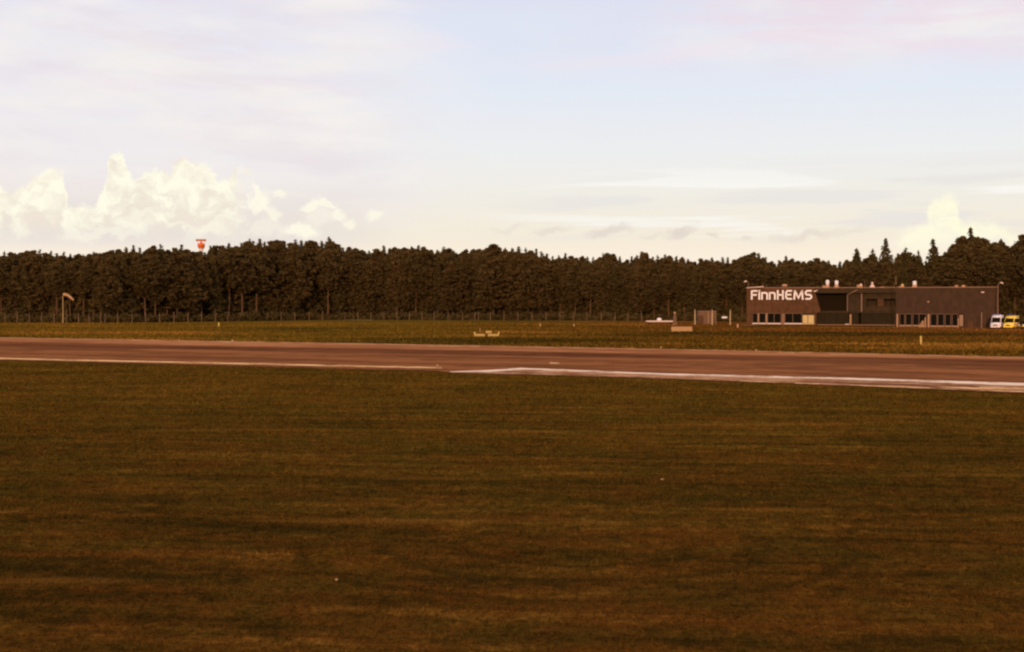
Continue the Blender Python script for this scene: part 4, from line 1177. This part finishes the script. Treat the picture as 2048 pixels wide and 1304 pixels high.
edge_light(1322, 700, 'faint edge light on the far shoulder in the middle', 'tan', .6)
slab('touchdown_marking', [G(1098, 726), G(1118, 726.5), G(1121, 729), G(1102, 729)], .052, M['paint_worn'], 'short pale paint mark lying on the dark runway')
# pale scraps in the turf
for px_, py_, sc, lb in ((672, 1163, .035, 'bright pale stone in the dark turf left of centre'), (1325, 961, .050, 'pale stone in the turf below the runway bend')):
    x_, y_ = G(px_, py_)
    bm = bmesh.new(); bmesh.ops.create_icosphere(bm, subdivisions=2, radius=sc)
    for v_ in bm.verts: v_.co = v_.co * random.uniform(.8, 1.15); v_.co.z *= .6
    me = bpy.data.meshes.new('stone'); bm.to_mesh(me); bm.free(); me.materials.append(M['tan'])
    tag(link('stone', me, None, (x_, y_, hg(x_, y_) + sc * .45)), lb, 'stone', 'pale stones in the turf')

# ------------------------------------------------------------------ vans
M['van_white'] = mat('van_white', (0.84, 0.68, 0.62), 0.3, 0.5)
M['van_yellow'] = mat('van_yellow', (0.95, 0.60, 0.04), 0.3, 0.5)
M['tyre'] = mat('tyre', (0.015, 0.012, 0.01), 0.9, 0.1)
M['rim'] = mat('rim', (0.35, 0.25, 0.2), 0.4, 0.4, 0.5)
M['lampglass'] = mat('headlamp', (0.75, 0.65, 0.55), 0.2, 0.6)
M['grille'] = mat('grille', (0.03, 0.02, 0.015), 0.5, 0.3)
M['blue'] = mat('light_bar', (0.10, 0.12, 0.35), 0.2, 0.6)
M['red_stripe'] = mat('stripe', (0.55, 0.10, 0.04), 0.4, 0.4)
def van(px, d, rz, paint, stripe, label, ht=2.65, length=5.5, high=True):
    """nose points to -x before turning"""
    x, y, z = gnd(px, d)
    t = thing('ambulance_van' if high else 'yellow_car', label, 'van' if high else 'car', (x, y, z), rz)
    w2 = 0.98; L = length; k = ht
    if high:
        prof = [(-L / 2, .38), (-L / 2 - .04, .75), (-L / 2 + .08, 1.05), (-L / 2 + .75, 1.28), (-L / 2 + 1.45, k - .45), (-L / 2 + 1.95, k - .06), (-L / 2 + 2.4, k),
                (L / 2 - .25, k), (L / 2 - .02, k - .25), (L / 2, .5), (L / 2 - .05, .36)]
        ws_ = ((-L / 2 + .82, 1.36), (-L / 2 + 1.40, k - .55)); sw = [(-L / 2 + 1.05, 1.32), (-L / 2 + 1.55, k - .62), (-L / 2 + 2.15, k - .62), (-L / 2 + 2.15, 1.32)]
        rear = [(-L / 2 + 2.4, 1.35), (-L / 2 + 2.4, k - .62), (L / 2 - .4, k - .62), (L / 2 - .4, 1.35)]
    else:
        prof = [(-L / 2, .35), (-L / 2 - .03, .7), (-L / 2 + .15, .88), (-L / 2 + 1.1, 1.0), (-L / 2 + 1.8, k - .08), (-L / 2 + 2.2, k),
                (L / 2 - .7, k), (L / 2 - .1, 1.0), (L / 2, .8), (L / 2 - .04, .35)]
        ws_ = ((-L / 2 + 1.17, 1.05), (-L / 2 + 1.75, k - .12)); sw = [(-L / 2 + 1.4, 1.02), (-L / 2 + 1.95, k - .14), (-L / 2 + 2.5, k - .14), (-L / 2 + 2.5, 1.02)]
        rear = [(-L / 2 + 2.62, 1.02), (-L / 2 + 2.62, k - .14), (L / 2 - .85, k - .14), (L / 2 - .35, 1.02)]
    bm = bmesh.new()
    A_ = [bm.verts.new((p[0], -w2 * (0.90 if p[1] > k * .85 else 1), p[1])) for p in prof]; B_ = [bm.verts.new((p[0], w2 * (0.90 if p[1] > k * .85 else 1), p[1])) for p in prof]
    n = len(prof)
    bm.faces.new(A_); bm.faces.new(list(reversed(B_)))
    for i in range(n): bm.faces.new((A_[i], B_[i], B_[(i + 1) % n], A_[(i + 1) % n]))
    bmesh.ops.recalc_face_normals(bm, faces=bm.faces)
    bmesh.ops.bevel(bm, geom=list(bm.edges), offset=.07, segments=2, affect='EDGES', clamp_overlap=True)
    for f in bm.faces: f.smooth = True
    me = bpy.data.meshes.new('body'); bm.to_mesh(me); bm.free(); me.materials.append(paint)
    link('body', me, t)
    (a, b) = ws_
    nrm = Vector((-(b[1] - a[1]), 0, b[0] - a[0])).normalized() * .05
    wv = [(a[0], -w2 + .12, a[1]), (a[0], w2 - .12, a[1]), (b[0], w2 - .2, b[1]), (b[0], -w2 + .2, b[1])]
    wv2 = [(p[0] + nrm.x, p[1], p[2] + nrm.z) for p in wv]
    MB().add(wv + wv2, [(0, 1, 2, 3), (7, 6, 5, 4), (0, 4, 5, 1), (1, 5, 6, 2), (2, 6, 7, 3), (3, 7, 4, 0)]).build('windscreen', M['glass'], t)
    for sy in (-1, 1):
        for pl in (sw, rear) if (not high) else (sw, rear[:]):
            MB().prism(pl, sy * (w2 - .03), sy * (w2 + .012)).build('side_window', M['glass'], t)
        MB().prism([(-L / 2 + 1.0, .80), (L / 2 - .1, .80), (L / 2 - .1, 1.08), (-L / 2 + 1.0, 1.08)] if high else [(-L / 2 + .9, .62), (L / 2 - .2, .62), (L / 2 - .2, .76), (-L / 2 + .9, .76)],
                   sy * (w2 - .02), sy * (w2 + .008)).build('side_stripe', stripe, t)
        MB().box(-L / 2 - .07, -L / 2 + .1, sy * .62 - .19, sy * .62 + .19, .72, .98).build('headlight', M['lampglass'], t, bevel=.03)
        MB().box(-L / 2 + 1.0, -L / 2 + 1.2, sy * (w2 + .12) - .09, sy * (w2 + .12) + .09, 1.3, 1.6).build('mirror', M['grille'], t, bevel=.03)
        for wx_ in (-L / 2 + .95, L / 2 - 1.05):
            wb = MB().tube((wx_, sy * (w2 - .22), .34), (wx_, sy * (w2 + .015), .34), .35, .35, 18).build('wheel', M['tyre'], t)
            MB().tube((wx_, sy * (w2 + .012), .34), (wx_, sy * (w2 + .03), .34), .2, .2, 14).build('rim', M['rim'], wb)
    MB().box(-L / 2 - .07, -L / 2 + .05, -.4, .4, .66, .92).build('grille', M['grille'], t)
    MB().box(-L / 2 - .12, -L / 2 + .1, -w2 + .03, w2 - .03, .34, .56).build('bumper', M['grille'] if not high else paint, t, bevel=.04)
    if high: MB().box(-L / 2 + 2.05, -L / 2 + 2.35, -.7, .7, k + .002, k + .16).build('light_bar', M['blue'], t, bevel=.03)
    return t
van(1995, 287, R(62), M['van_white'], M['red_stripe'], 'white ambulance van with dark windscreen, parked leftmost beside the building', 2.9)
van(2023, 286, R(56), M['van_yellow'], M['red_stripe'], 'bright yellow ambulance van parked right of the white one', 2.75)
van(2060, 283, R(20), M['van_yellow'], M['red_stripe'], 'lower orange yellow car cut off by the right edge of the picture', 1.55, 4.4, False)
print('trees', tree_count)
